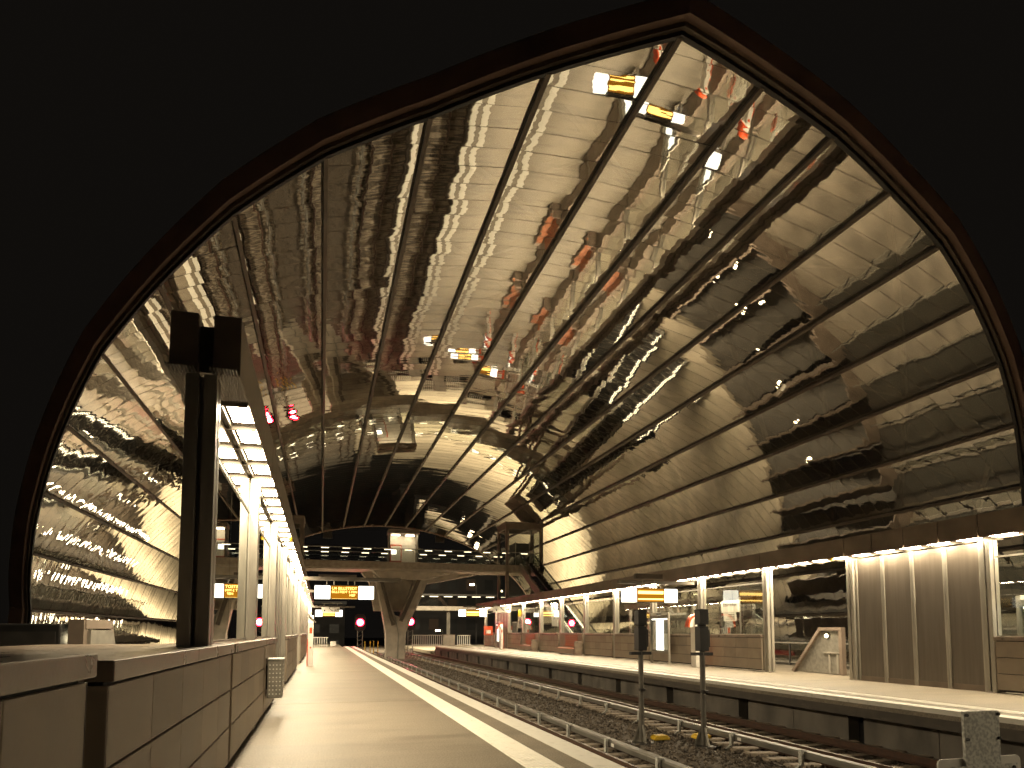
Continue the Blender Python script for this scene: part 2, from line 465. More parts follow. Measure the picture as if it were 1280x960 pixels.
# ------------------------------------------------------------------ station roof
CX, RA, RB, NS = 7.68, 21.5, 15.35, 11
tt = [i*math.pi/2/4000 for i in range(4001)]
arc = [0.0]
for i in range(1, 4001):
    arc.append(arc[-1] + math.hypot(RA*(math.sin(tt[i])-math.sin(tt[i-1])), RB*(math.cos(tt[i])-math.cos(tt[i-1]))))
def theta(k):
    s = min(1, abs(k)/NS)*arc[-1]
    lo, hi = 0, 4000
    while hi-lo > 1:
        m_ = (lo+hi)//2
        if arc[m_] < s: lo = m_
        else: hi = m_
    f = (s-arc[lo])/max(1e-9, arc[hi]-arc[lo])
    return math.copysign(tt[lo]+f*(tt[hi]-tt[lo]), k)
def sec(k, off=0.0):
    t = theta(k)
    n = Vector((math.sin(t)/RA, 0, math.cos(t)/RB)).normalized()
    return Vector((CX+RA*math.sin(t), 0, RB*math.cos(t))) + n*off, n
EY = [38.78, 37.54, 34.82, 31.74, 28.42, 25.08, 22.44, 19.86, 17.9, 16.48, 14.72, 13.06, 13.7, 14.3, 15.04, 15.72, 16.68, 17.7, 18.84, 20.06, 21.14, 21.96, 22.34]
FAR = 89.0
def edgeY(k):
    i = k+NS; a = int(math.floor(i)); a = max(0, min(len(EY)-2, a)); f = i-a
    return EY[a]*(1-f)+EY[a+1]*f
roof = thing("station_roof", (CX, 50, 0), "huge arched glass roof over both platforms, its pointed front edge rising to a ridge", "roof")
PANE = .80
for s in range(-NS, NS):
    (pa, na), (pb, nb) = sec(s), sec(s+1)
    ya, yb = edgeY(s), edgeY(s+1)
    d = (pb-pa).normalized(); nrm = (na+nb).normalized()
    ins = .045
    A = pa + d*ins; B = pb - d*ins
    mb = MB(); jb = MB(); SUB = 6; last = None
    j0 = math.floor(min(ya, yb)/PANE)
    y = j0*PANE
    while y < FAR:
        y0, y1 = y+.005, min(y+PANE, FAR)-.005
        y += PANE
        t1 = random.gauss(0, .0011); t2 = random.gauss(0, .0035); o = random.uniform(-.003, .003)
        side = min(1, (abs(s+.5)/NS)**1.5)
        wob = 8.0 if s < 0 else (4.0 if y < 36 else 11.0)
        bul = random.gauss(.0004, .0008*(1+wob*side))
        sk = random.gauss(0, .0010*(1+wob*side))
        for q in range(SUB):
            c0, c1 = y0+(y1-y0)*q/SUB, y0+(y1-y0)*(q+1)/SUB
            pl = [(0, c0), (1, c0), (1, c1), (0, c1)]
            if min(c0, c1) < max(ya, yb):
                res = []
                for i in range(4):
                    p_, n_ = pl[i], pl[(i+1) % 4]
                    fp = p_[1]-(ya+(yb-ya)*p_[0]); fn = n_[1]-(ya+(yb-ya)*n_[0])
                    if fp >= 0: res.append(p_)
                    if (fp >= 0) != (fn >= 0):
                        r = fp/(fp-fn); res.append((p_[0]+(n_[0]-p_[0])*r, p_[1]+(n_[1]-p_[1])*r))
                pl = res
            if len(pl) < 3: continue
            pts = []
            for (u, yy) in pl:
                P_ = A.lerp(B, u); ty = (yy-y0)/PANE
                off = o + t2*(2*u-1) + t1*(2*ty-1) + bul*math.sin(math.pi*ty)*4*(.35+.65*u*(1-u)*4)/4*1.0 + sk*(2*u-1)*(2*ty-1)
                pts.append(Vector((P_.x, yy, P_.z)) + nrm*off)
            if len(pl) == 4 and q > 0 and last:
                i = len(mb.v); mb.v += pts[2:]; mb.f.append((last[0], last[1], i, i+1)); last = (i+1, i)
            else:
                i = len(mb.v); mb.v += pts; mb.f.append(tuple(range(i, i+len(pts)))); last = (i+3, i+2) if len(pts) == 4 and q >= 0 and pl[2] == (1, c1) and pl[3] == (0, c1) else None
        yl = max(ya, yb)
        if y0-.008 > yl:
            jb.bar((A.x-nrm.x*.006, y0-.008, A.z-nrm.z*.006), (B.x-nrm.x*.006, y0-.008, B.z-nrm.z*.006),  .005, .004, up=nrm)
    jb.build("glazing_bar", M['gbar'], roof)
    mb.build("glass_strip", M['rglass'], roof, fix=False, smooth=True)
for k in range(-NS, NS+1):
    p, n = sec(k)
    y0 = edgeY(k)
    t = theta(k); tg = Vector((math.cos(t)*RA, 0, -math.sin(t)*RB)).normalized()
    mb = MB()
    c = p - n*.063
    mb.bar((c.x, y0, c.z), (c.x, FAR, c.z), .07, .11, up=n)
    c2 = p - n*.129
    mb.bar((c2.x, y0, c2.z), (c2.x, FAR, c2.z), .125, .018, up=n)
    mb.build("rib", M['rib'], roof)
# edge beams, swept along the slanting front edge and the far edge
def sweep(name, m, yfun, n0, n1, d0, d1, step=.2):
    mb = MB(); ks = []
    k = -NS
    while k <= NS+1e-6: ks.append(k); k += step
    for k in ks:
        p, n = sec(min(NS, max(-NS, round(k, 3)))); yy = yfun(k)
        for (a, b) in ((n0, d0), (n1, d0), (n1, d1), (n0, d1)):
            q = p + n*a; mb.v.append(Vector((q.x, yy+b, q.z)))
    for i in range(len(ks)-1):
        for e in range(4):
            e2 = (e+1) % 4
            mb.f.append((4*i+e, 4*i+e2, 4*i+4+e2, 4*i+4+e))
    mb.f.append((3,2,1,0)); L = 4*(len(ks)-1); mb.f.append((L,L+1,L+2,L+3))
    return mb.build(name, m, roof)
sweep("edge_beam", M['edge'], edgeY, .10, .66, -.42, .05)
sweep("edge_trim", M['edgetube'], edgeY, -.02, .10, -.20, -.08)
sweep("edge_gap_strip", M['black'], edgeY, -.12, .09, -.07, .06)  # black strip paints the dark gap inside the edge trim
sweep("edge_beam", M['edge'], lambda k: FAR, -.1, .6, 0, .4)
# outer steel lattice seen dimly through the glass
lat = MB()
ST = 4.4
for s in range(-NS, NS):
    pa, na = sec(s, .42); pb, nb = sec(s+1, .42)
    for j in range(0, 24):
        for q in (0, 1):
            ya, yb = (j+(s % 2)*.5)*ST, (j+(s % 2)*.5)*ST + (ST/2 if q else -ST/2)
            if ya < edgeY(s)+.2 or yb < edgeY(s+1)+.2 or max(ya, yb) > FAR: continue
            lat.bar((pa.x, ya, pa.z), (pb.x, yb, pb.z), .14, .26, up=(na+nb))
lat.build("lattice", M['bronze'], roof)
for s, k in ((-1, -NS), (1, NS)):
    p, n = sec(k)
    MB().box(p.x-.2, p.x+.2, edgeY(k)-.3, FAR+.3, -.32, .02).build("base_beam", M['bronze'], roof)
    y = edgeY(k)+.4; mb = MB()
    while y < FAR: mb.box(p.x-.15, p.x+.15, y, y+.3, -6.5, -.322); y += 9.6
    mb.build("base_column", M['bronze'], roof)

# ------------------------------------------------------------------ platform canopies
def canopy(xc, sgn, posts, y0, y1, wide, label, zb=4.1):
    """xc: centre line; sgn: +1 when the track lies towards +X; wide: set of bays with four narrow fascia panels"""
    t = thing("platform_canopy", (xc, y0, 0), label, "canopy")
    zt = zb+.63
    cuts = [y0]
    for a, b in zip(posts, posts[1:]):
        if a in wide:
            cuts += [a+(b-a)*q/4 for q in range(4)]
        else:
            cuts.append(a)
    cuts += [posts[-1], y1]
    cuts = sorted(set(round(c, 3) for c in cuts if y0 <= c <= y1))
    for a, b in zip(cuts, cuts[1:]):
        if b-a < .3: continue
        for e in (-1, 1):
            MB().box(xc+e*.204-.133, xc+e*.204+.133, a+.018, b-.018, zb, zt).build("fascia_panel", M['fascia'], t, bevel=.008)
    MB().box(xc-.28, xc+.28, y0+.40, y1-.06, zb+.05, zt-.09).build("core_beam", M['bronze'], t)
    # unlit grille soffit at the end
    g_ = MB()
    for e in (-1, 1):
        for q in range(9):
            xx = xc+e*.20-.12+q*.03
            g_.box(xx-.006, xx+.006, y0+.05, y0+1.12, zb-.02, zb-.002)
    g_.build("soffit_grille", M['soffit'], t)
    # light panels: .96 m pitch in two rows
    far_ = MB(); n = 0; y = y0+1.25
    while y+.7 < y1:
        for e in (-1, 1):
            xx = xc+e*.205
            if n < 96 and y > 6.5:
                MB().quad((xx-.12, y, zb-.005), (xx-.12, y+.66, zb-.005), (xx+.12, y+.66, zb-.005), (xx+.12, y, zb-.005)).build("light_panel", M['lamp'], t, fix=False); n += 1
            else:
                far_.quad((xx-.12, y, zb-.005), (xx-.12, y+.66, zb-.005), (xx+.12, y+.66, zb-.005), (xx+.12, y, zb-.005))
        y += .96
    o = far_.build("light_panels", M['lamp'], t, fix=False); o['kind'] = 'stuff'
    b_ = MB(); y = y0+1.25-.14
    while y+.7 < y1:
        b_.box(xc-.335, xc+.335, y-.02, y+.02, zb-.06, zb-.003); y += .96
    b_.box(xc-.05, xc-.03, y0+1.1, y1, zb-.05, zb-.003); b_.box(xc+.03, xc+.05, y0+1.1, y1, zb-.05, zb-.003)
    b_.build("soffit_frame", M['soffit'], t)
    for p in posts:
        m = MB()
        for ex in (-1, 1):
            for ey in (-1, 1):
                m.box(xc+ex*.083-.062, xc+ex*.083+.062, p+ey*.083-.062, p+ey*.083+.062, 0, zb-.062)
        m.box(xc-.05, xc+.05, p-.05, p+.05, 0, zb-.063)
        m.box(xc-.16, xc+.16, p-.16, p+.16, 0, .03)
        m.build("post", M['post'], t, bevel=.006)
    return t
LX, RX = -1.20, 17.15
LP = [7.32+4.8*k for k in range(15)]
RP = [-14.8, -10, -5.2, -.4, 4.4, 9.2, 14.0, 18.85, 23.4, 28.3, 33.15, 38.0, 42.85, 47.7, 52.6, 57.6, 62.4, 67.2, 72.0]
cl = canopy(LX, 1, LP, 7.05, 75.6, {LP[2], LP[9]}, "narrow lit canopy beam on posts along the near platform", 4.22)
crr = canopy(RX, -1, RP, -15.1, 75.6, {14.0, 62.4}, "narrow lit canopy beam on posts along the far platform")
for (t, x, y) in ((cl, LX+.345, 19.0), (crr, RX-.345, 19.4)):
    MB().cyl((x, y, 4.02), (x, y, 4.10), .055, 12).cyl((x, y, 4.10), (x, y, 4.13), .055, 12, .02).build("beacon", M['yellow'], t)

# ------------------------------------------------------------------ parapets, glass screens, metal panels
def parapet(face, sgn, y0, y1, label, depth=.34, group=None, top=1.47, cols=None, rows=3):
    """face: X of the front face; sgn: +1 if the front looks towards +X"""
    t = thing("parapet_wall", (face, (y0+y1)/2, 0), label, "parapet", group)
    def bx(mb, d0, d1, a, b, z0, z1):
        x0, x1 = face-sgn*d0, face-sgn*d1
        return mb.box(min(x0, x1), max(x0, x1), a, b, z0, z1)
    bx(MB(), .03, depth-.02, y0+.03, y1-.03, .05, top-.10).build("wall_core", M['joint'], t)
    n = cols or max(2, round((y1-y0)/.95))
    zs = [.09 + (top-.12-.09)*q/rows for q in range(rows+1)]
    m = MB()
    # short tile first, then even tiles
    ed = [y0+(y1-y0)*q/n for q in range(n+1)]
    for a, b in zip(ed, ed[1:]):
        for za, zb in zip(zs, zs[1:]):
            bx(m, 0, .028, a+.004, b-.004, za+.010, zb-.006)
    bx(m, .0, depth, y0, y0+.028, .09, top-.125); bx(m, .0, depth, y1-.028, y1, .09, top-.125)
    bx(m, depth-.018, depth, y0+.03, y1-.03, .09, top-.125)
    m.build("cladding", M['clad'], t, bevel=.004)
    c = MB()
    ce = [y0+(y1-y0)*q/max(1, round((y1-y0)/2.4)) for q in range(max(1, round((y1-y0)/2.4))+1)]
    for a, b in zip(ce, ce[1:]):
        bx(c, -.03, depth+.03, a+.003-(.02 if a == y0 else 0), b-.003+(.02 if b == y1 else 0), top-.105, top)
    c.build("coping", M['coping'], t, bevel=.008)
    return t
def screen(x, y0, y1, label, z0=1.47, z1=3.55):
    t = thing("glass_screen", (x, (y0+y1)/2, z0), label, "glass screen")
    n = 2
    p = MB()
    for q in range(n):
        a, b = y0+(y1-y0)*q/n+.01, y0+(y1-y0)*(q+1)/n-.01
        p.quad((x, a, z0+.03), (x, b, z0+.03), (x, b, z1), (x, a, z1))
    p.build("pane", M['glass'], t, fix=False)
    MB().box(x-.014, x+.014, y0, y1, z1, z1+.045).build("top_rail", M['greysteel'], t)
    MB().box(x-.02, x+.02, y0, y1, z0+.002, z0+.03).build("bottom_rail", M['greysteel'], t)
    return t
def mpanel(x, sgn, y0, y1, label):
    t = thing("metal_wall_panel", (x, (y0+y1)/2, 0), label, "wall panel", "brown metal wall panels under the canopies")
    mb = MB()
    mb.box(x-.03, x+.03, y0+.066, y1-.066, .16, 4.0)
    mb.build("sheet", M['perf'], t)
    f = MB()
    f.box(x-.07, x+.07, y0+.005, y0+.065, 0, 4.0); f.box(x-.07, x+.07, y1-.065, y1-.005, 0, 4.0)
    f.build("frame", M['post'], t, bevel=.005)
    MB().box(x-.05, x+.05, y0+.066, y1-.066, .0, .16).build("kick_plate", M['fascia'], t)
    return t
PF = -1.0
# near parapets: broad blocks beside the stair on the near platform
def block(y0, y1, label, top, depth):
    return parapet(PF, 1, y0, y1, label, depth=depth, top=top, rows=3, cols=None, group="parapets of the near platform")
block(-3.4, -0.05, "tiled parapet block beside the photographer, out at the near end", 1.49, .5)
block(0.1, 3.46, "tiled parapet block at the lower left, cut off by the frame", 1.50, .5)
gp = thing("recessed_panel", (-1.2, 3.6, 0), "recessed grey filler panel between the two nearest parapet blocks", "filler panel")
MB().box(-1.30, -1.12, 3.49, 3.74, .05, 1.28).build("panel_sheet", M['clad'], gp)
MB().box(-1.31, -1.10, 3.485, 3.745, 1.295, 1.38).build("panel_cap", M['coping'], gp)
block(3.76, 8.5, "long tiled parapet block with a wide flat top below the dark twin post", 1.46, 1.9)
block(8.66, 13.3, "reddish tiled parapet section beyond the dark twin post", 1.46, .34)
block(13.42, 16.5, "tiled parapet section carrying the perforated litter bin", 1.46, .34)
for i, (a, b, lb) in enumerate(((LP[3]+.2, LP[4]-.1, "tiled parapet just beyond the near platform's metal panels"), (LP[4]+.1, LP[5]-.2, "tiled parapet just before the near platform's emergency pillar"),
        (LP[6]+.2, LP[7]-.1, "tiled parapet beyond the near emergency pillar, first of three"), (LP[7]+.1, LP[8]-.1, "tiled parapet beyond the near emergency pillar, second of three"), (LP[8]+.1, LP[9]-.2, "tiled parapet beyond the near emergency pillar, third of three"))):
    parapet(PF, 1, a, b, lb, group="parapets of the near platform")
    screen(LX, a, b, lb.replace("tiled parapet", "glass screen on the parapet"))
screen(LX, LP[0]+.2, LP[1]-.2, "glass screen above the parapet between the dark twin post and the first white post")
screen(LX, LP[1]+.2, LP[2]-.2, "glass screen above the parapet between the first two white posts")
ordn = ["first", "second", "third", "fourth"]
for q in range(4):
    a = LP[2]+.18; d = (LP[3]-LP[2]-.36)/4
    mpanel(LX, 1, a+d*q, a+d*(q+1), "brown metal wall panel between the white posts past the litter bin, %s from the bin" % ordn[q])
    a = LP[9]+.18
    mpanel(LX, 1, a+d*q, a+d*(q+1), "brown metal wall panel far down the near platform, %s of four" % ordn[q])
    a = RP[6]+.18; d2 = (RP[7]-RP[6]-.36)/4
    mpanel(RX, -1, a+d2*q, a+d2*(q+1), "tall brown metal wall panel of the far platform, %s from the right frame edge" % ordn[q])
    a = RP[16]+.18; d3 = (RP[17]-RP[16]-.36)/4
    mpanel(RX, -1, a+d3*q, a+d3*(q+1), "tall brown metal panel beyond the benches of the far platform, %s of four" % ordn[q])
rw = RX-.2
RB_ = [(RP[4], RP[5], "out beside the right frame edge"), (RP[5], RP[6], "beside the brown metal panels at the right frame edge"), (RP[8], RP[9], "between the open passage and the red and white pillar"),
       (RP[9], RP[10], "behind the timetable case"), (RP[10], RP[11], "just beyond the timetable case"), (RP[11], RP[12], "just before the nearer bench"),
       (RP[13], RP[14], "between the two wooden benches"), (RP[15], RP[16], "just beyond the farther bench"), (RP[17], RP[18], "at the far end of the far platform")]
for a, b, lb in RB_:
    parapet(rw, -1, a+.22, b-.2, "grey brown tiled parapet "+lb, group="parapets of the far platform")
    screen(RX, a+.18, b-.18, "glass screen on the parapet "+lb)
def bench(y0, y1, label):
    t = thing("bench", (rw-.2, (y0+y1)/2, 0), label, "bench", "wooden benches on the far platform")
    x = rw
    MB().box(x, x+.3, y0, y1, .09, 1.42).build("back_wall", M['clad'], t, bevel=.01)
    MB().box(x-.03, x+.33, y0, y1, 1.422, 1.47).build("coping", M['coping'], t)
    MB().box(x-.5, x-.002, y0+.05, y1-.05, .09, .40).build("plinth", M['clad'], t, bevel=.01)
    s = MB()
    for q in range(5):
        s.box(x-.52+q*.10, x-.44+q*.10, y0+.45, y1-.6, .405, .46)
    s.build("seat", M['wood'], t, bevel=.008)
    b = MB()
    for q in range(6):
        b.box(x-.045, x-.003, y0+.9, y1-1.2, .56+q*.14, .68+q*.14)
    b.build("backrest", M['wood'], t, bevel=.008)
    MB().box(x-.55, x-.004, y0, y0+.16, .0, .95).build("side_wall", M['coping'], t, bevel=.01)
bench(RP[12]+.2, RP[13]-.2, "nearer orange wooden bench set into the parapet of the far platform")
bench(RP[14]+.2, RP[15]-.2, "farther orange wooden bench set into the parapet of the far platform")
screen(RX, RP[12]+.18, RP[13]-.18, "glass screen above the nearer wooden bench")
screen(RX, RP[14]+.18, RP[15]-.18, "glass screen above the farther wooden bench")

# ------------------------------------------------------------------ platform furniture
# litter bin
t = thing("litter_bin", (-.84, 13.95, .3), "square perforated steel litter bin fixed to the parapet of the near platform", "litter bin")
bx0, bx1, by0, by1 = -.975, -.70, 13.75, 14.15
MB().box(bx0, bx1, by0, by1, .34, 1.06).build("body", M['greysteel'], t, bevel=.012)
h = MB()
for i in range(4):
    for j in range(8):
        cx_ = bx0+.045+i*.062; cz = .42+j*.078
        h.cyl((cx_, by0-.003, cz), (cx_, by0+.002, cz), .013, 8)
        cy_ = by0+.05+i*.1
        h.cyl((bx1+.003, cy_, cz), (bx1-.002, cy_, cz), .013, 8)
h.build("perforation", M['white'], t)
MB().box(bx0, bx1+.02, by0-.02, by1+.02, 1.065, 1.09).build("lid", M['steel'], t)
MB().box(-.999, bx0-.001, by0+.1, by1-.1, .5, .95).build("wall_bracket", M['black'], t)
# emergency pillars
def pillar(x, y, sgn, label, head=True):
    t = thing("emergency_pillar", (x, y, 0), label, "emergency pillar", "red and white emergency pillars")
    w_, d_ = .23, .42
    out = [(x-w_/2, 0), (x+w_/2, 0), (x+w_/2, 2.36), (x-w_/2, 2.36)]
    # body with a curved top leaning towards the track
    pr = [(y-d_/2, 0), (y+d_/2, 0), (y+d_/2, 2.32), (y+d_/2-.12, 2.36), (y-.02, 2.30), (y-d_/2+.07, 2.18), (y-d_/2, 2.0)]
    MB().prism(pr, 'x', x-w_/2, x+w_/2).build("body", M['white'], t, bevel=.01)
    xo = x+sgn*(w_/2+.025)
    s = MB(); s.box(min(xo-.022, xo+.022), max(xo-.022, xo+.022), y-d_/2-.02, y+d_/2+.02, 0, 1.25)
    s.build("side_panel", M['orange'], t, bevel=.006)
    MB().box(x-.06, x+.06, y-d_/2-.012, y-d_/2+.001, 1.52, 1.78).build("call_plate", M['orange'], t)
    MB().cyl((x, y-d_/2-.014, .86), (x, y-d_/2+.001, .86), .04, 12).build("button", M['orange'], t)
    if head:
        # white quarter-round head with a red rim, reaching out over the track side
        def arc_(r0, n=9): return [(x+sgn*(w_/2) - sgn*r0*math.cos(math.pi/2*q/8), 1.80+r0*1.15*math.sin(math.pi/2*q/8)) for q in range(n)]
        MB().prism(arc_(.46)+[(x+sgn*w_/2, 1.80)], 'y', y-.10, y+.14).build("head", M['white'], t)
        MB().prism(arc_(.54)+arc_(.465)[::-1], 'y', y-.13, y+.17).build("head_rim", M['orange'], t)
    else:
        MB().bar((x+sgn*(w_/2+.02), y-.1, 2.40), (x-sgn*(w_/2+.10), y-.1, 2.02), .3, .06).build("head_shade", M['soffit'], t)
    return t
pillar(-.48, 33.2, -1, "white and red emergency pillar standing on the near platform below the departure board", False)
pillar(16.35, 27.6, 1, "white and red emergency pillar on the far platform in front of the tiled parapet")
pillar(15.9, 60.6, 1, "white and red emergency pillar far away beyond the benches")
# timetable case
def vitrine(x, y0, y1, label, lit, head=None):
    t = thing("timetable_case", (x, (y0+y1)/2, 0), label, "timetable case", "lit timetable cases")
    MB().box(x-.05, x+.05, y0-.09, y0, 0, 2.55).box(x-.05, x+.05, y1, y1+.09, 0, 2.55).build("post", M['post'], t, bevel=.006)
    MB().box(x-.07, x+.07, y0+.002, y1-.002, .50, .62).box(x-.07, x+.07, y0+.002, y1-.002, 2.28, 2.42).box(x+.03, x+.07, y0+.002, y1-.002, .62, 2.28).build("frame", M['greysteel'], t)
    w_ = (y1-y0)
    MB().box(x+.012, x+.028, y0+.30*w_, y0+.72*w_, .66, 2.22).build("poster", M['poster'] if lit else M['poster_soft'], t)
    pm = MB()
    for q in range(6):
        pm.box(x+.005, x+.011, y0+.34*w_, y0+(.5+.03*(q % 4))*w_, .75+q*.1, .78+q*.1)
    pm.build("printing", M['greysteel'], t)
    MB().box(x+.012, x+.028, y0+.06*w_, y0+.25*w_, .7, 1.5).box(x+.012, x+.028, y0+.76*w_, y0+.94*w_, .66, 2.1).build("notice", M['white'], t)
    MB().box(x-.02, x+.02, y0+.06*w_, y1-.06*w_, 2.20, 2.26).build("case_lamp", M['poster'], t)
    MB().quad((x-.06, y0, .62), (x-.06, y1, .62), (x-.06, y1, 2.28), (x-.06, y0, 2.28)).build("pane", M['vglass'], t, fix=False)
    MB().box(x-.03, x+.03, y0+.02, y1-.02, 2.44, 2.56).build("name_strip", M['white'], t)
    text("station_name", "Elbbrücken", .12, (x-.034, (y0+y1)/2, 2.50), FACE_W, M['ink'], t)
vitrine(16.62, 30.6, 32.4, "lit timetable case with bright white poster on the far platform", True)
vitrine(17.85, 12.35, 13.75, "timetable case with green map behind the glass at the right frame edge", False)
vitrine(16.3, 62.6, 64.2, "small lit timetable case beyond the benches, below the farther amber board", True)
# station name sign behind the glass screen
t = thing("station_sign", (17.55, 26.5, 2.0), "white station name sign behind the glass screen by the open passage", "sign")
MB().box(17.53, 17.57, 25.95, 27.3, 2.45, 2.98).build("board", M['white'], t, bevel=.006)
text("lettering", "Elbbrücken", .23, (17.525, 26.62, 2.80), FACE_W, M['ink'], t)
MB().box(17.53, 17.57, 26.2, 27.15, 2.06, 2.44).build("notice", M['white'], t)
ln = MB()
for q in range(3): ln.box(17.523, 17.529, 26.3, 26.95-q*.1, 2.14+q*.1, 2.17+q*.1)
ln.build("printing", M['greysteel'], t)
MB().cyl((17.62, 26.0, 0), (17.62, 26.0, 3.1), .04).cyl((17.62, 27.2, 0), (17.62, 27.2, 3.1), .04).build("sign_post", M['greysteel'], t)
# departure boards on cross arms
def board(x0, x1, y, z0, z1, arm0, arm1, label, rows, main, group="amber departure boards"):
    t = thing("departure_board", ((x0+x1)/2, y, z0), label, "departure board", group)
    w_ = x1-x0; h_ = z1-z0
    bw = .64
    MB().box(x0, x0+bw, y-.16, y+.16, z0+.02, z1).build("light_box", M['lamp_dim'], t, bevel=.02)
    MB().box(x1-bw, x1, y-.16, y+.16, z0+.02, z1).build("light_box", M['lamp_dim'], t, bevel=.02)
    a, b = x0+bw+.012, x1-bw-.012
    c = MB().box(a, b, y-.12, y+.12, z0+.01, z1+.03).build("housing", M['black'], t)
    MB().box(a+.02, b-.02, y-.126, y-.121, z0+.04, z1).build("led_panel", M['ledbg'], t)
    MB().box(a+.02, b-.02, y+.121, y+.126, z0+.04, z1).build("led_panel", M['ledbg'], t)
    lines = MB()
    for q in rows:
        lines.box(a+.06, b-.06, y-.134, y-.129, z0+h_*q[0], z0+h_*q[1]); lines.box(a+.06, b-.06, y+.129, y+.134, z0+h_*q[0], z0+h_*q[1])
    lines.build("led_line", M['led'], t)
    if main:
        text("led_text", "U4 BILLSTEDT", .17, ((a+b)/2, y-.131, z0+h_*.80), FACE_S, M['led'], t)
        text("led_text", "BILLSTEDT 5 MIN", .14, ((a+b)/2, y-.131, z0+h_*.54), FACE_S, M['led'], t)
        text("led_text", "HBF", .14, ((a+b)/2+.33, y-.131, z0+h_*.30), FACE_S, M['led'], t)
    MB().box(min(arm0, arm1), max(arm0, arm1), y-.07, y+.07, z1+.22, z1+.38).build("arm", M['soffit'], t, bevel=.01)
    MB().cyl((a+.15, y, z1), (a+.15, y, z1+.22), .025).cyl((b-.15, y, z1), (b-.15, y, z1+.22), .025).build("hanger", M['greysteel'], t)
    return t
lb_ = board(-.32, 2.14, 30.0, 2.97, 3.55, LX+.36, 3.3, "amber departure board with two white light boxes over the near platform", ((.05,.06),), True)
rb_ = board(13.15, 15.85, 28.4, 2.92, 3.56, RX-.36, 12.9, "amber departure board with two white light boxes over the far platform", ((.62,.84),(.20,.30)), False)
board(-.6, 1.86, 66.0, 2.98, 3.62, LX+.36, 3.0, "farther small amber departure board over the near platform", ((.5,.7),(.2,.3)), False)
board(12.2, 14.8, 62.0, 2.98, 3.62, RX-.36, 12.6, "farther amber departure board over the far platform, left of the benches", ((.5,.75),(.2,.3)), False)
t = thing("hanging_sign", (14.3, 28.0, 3.95), "dark flat sign box above the amber board of the far platform", "sign box")
MB().box(13.62, 14.95, 27.95, 28.2, 3.98, 4.22).build("box", M['bronze'], t, bevel=.01)
MB().cyl((14.0, 28.08, 3.75), (14.0, 28.08, 3.98), .02).cyl((14.6, 28.08, 3.75), (14.6, 28.08, 3.98), .02).build("hanger", M['greysteel'], t)
t = thing("hanging_sign", (.7, 31.5, 3.9), "dark flat sign box above the amber board of the near platform", "sign box")
MB().box(-.2, 1.6, 33.9, 34.15, 4.10, 4.36).build("box", M['bronze'], t, bevel=.01)
MB().cyl((.2, 34.02, 3.6), (.2, 34.02, 4.1), .02).cyl((1.2, 34.02, 3.6), (1.2, 34.02, 4.1), .02).build("hanger", M['greysteel'], t)
MB().box(LX+.36, 1.9, 33.95, 34.1, 3.48, 3.6).build("arm", M['soffit'], t)
# pictogram signs
def pictosign(x0, x1, y, z0, z1, label):
    t = thing("pictogram_sign", ((x0+x1)/2, y, z0), label, "sign")
    MB().box(x0, x1, y-.04, y+.04, z0, z1).build("board", M['white'], t, bevel=.01)
    m = MB(); h_ = z1-z0; w_ = x1-x0
    yy = y-.046
    # escalator figure: stepped diagonal, and an arrow
    for q in range(4): m.box(x0+w_*(.42+.05*q), x0+w_*(.47+.05*q), yy, yy+.004, z0+h_*(.62-.12*q), z0+h_*(.74-.12*q))
    m.cyl((x0+w_*.44, yy, z0+h_*.84), (x0+w_*.44, yy+.004, z0+h_*.84), h_*.09, 10)
    m.bar((x0+w_*.72, yy, z0+h_*.45), (x0+w_*.9, yy, z0+h_*.45), .01, h_*.1); m.prism([(x0+w_*.84, z0+h_*.45), (x0+w_*.94, z0+h_*.45), (x0+w_*.93, z0+h_*.8)], 'y', yy, yy+.004)
    m.box(x0+w_*.14, x0+w_*.2, yy, yy+.004, z0+h_*.2, z0+h_*.5)
    m.build("pictogram", M['ink'], t)
    MB().cyl((x0+.2, y, z1), (x0+.2, y, 4.06), .02).cyl((x1-.2, y, z1), (x1-.2, y, 4.06), .02).box(x0, x1+.2, y-.03, y+.03, 4.06, 4.12).build("hanger", M['greysteel'], t)
pictosign(-.04, 1.5, 62.0, 3.28, 3.74, "white pictogram sign above the farther board of the near platform")
pictosign(15.0, 16.6, 60.0, 3.35, 3.9, "white pictogram sign above the far end of the far platform")
def wallsign(x, y0, y1, z0, z1, label, top=None):
    t = thing("upright_sign", (x, (y0+y1)/2, z0), label, "sign")
    MB().box(x-.02, x+.02, y0, y1, z0, z1).build("board", M['white'], t)
    ym = (y0+y1)/2; h_ = z1-z0
    m = MB()
    if top is None:
        for q in range(4): m.box(x-.027, x-.021, ym-.28+q*.12, ym-.15+q*.12, z1-.34-.1*(3-q) , z1-.25-.1*(3-q))
        m.cyl((x-.027, ym+.1, z1-.2), (x-.021, ym+.1, z1-.2), .09, 10)
        m.box(x-.027, x-.021, ym-.4, ym+.4, z0+.55*h_, z0+.57*h_)
        text("number", "30", .36, (x-.024, ym, z0+.38*h_), FACE_W, M['ink'], t)
    m.build("pictogram", M['ink'], t) if m.v else None
    if top is not None:
        MB().box(x-.024, x+.024, y0, y1, z1+.003, z1+.62).build("yellow_panel", M['yellow'], t)
        text("number", "U4", .4, (x-.028, ym, z0+.5*h_), FACE_W, M['ink'], t)
    MB().box(x+.024, x+.07, ym-.05, ym+.05, 0, z1).build("sign_post", M['greysteel'], t)
wallsign(17.5, 49.6, 51.0, 2.0, 3.75, "white upright sign with stair pictogram behind the glass between the benches")
wallsign(17.5, 59.3, 60.6, 1.9, 3.0, "white sign topped by a yellow panel behind the far glass", top=1)
t = thing("notice_board", (16.0, 66.3, 0), "red notice board on legs far down the far platform", "notice board")
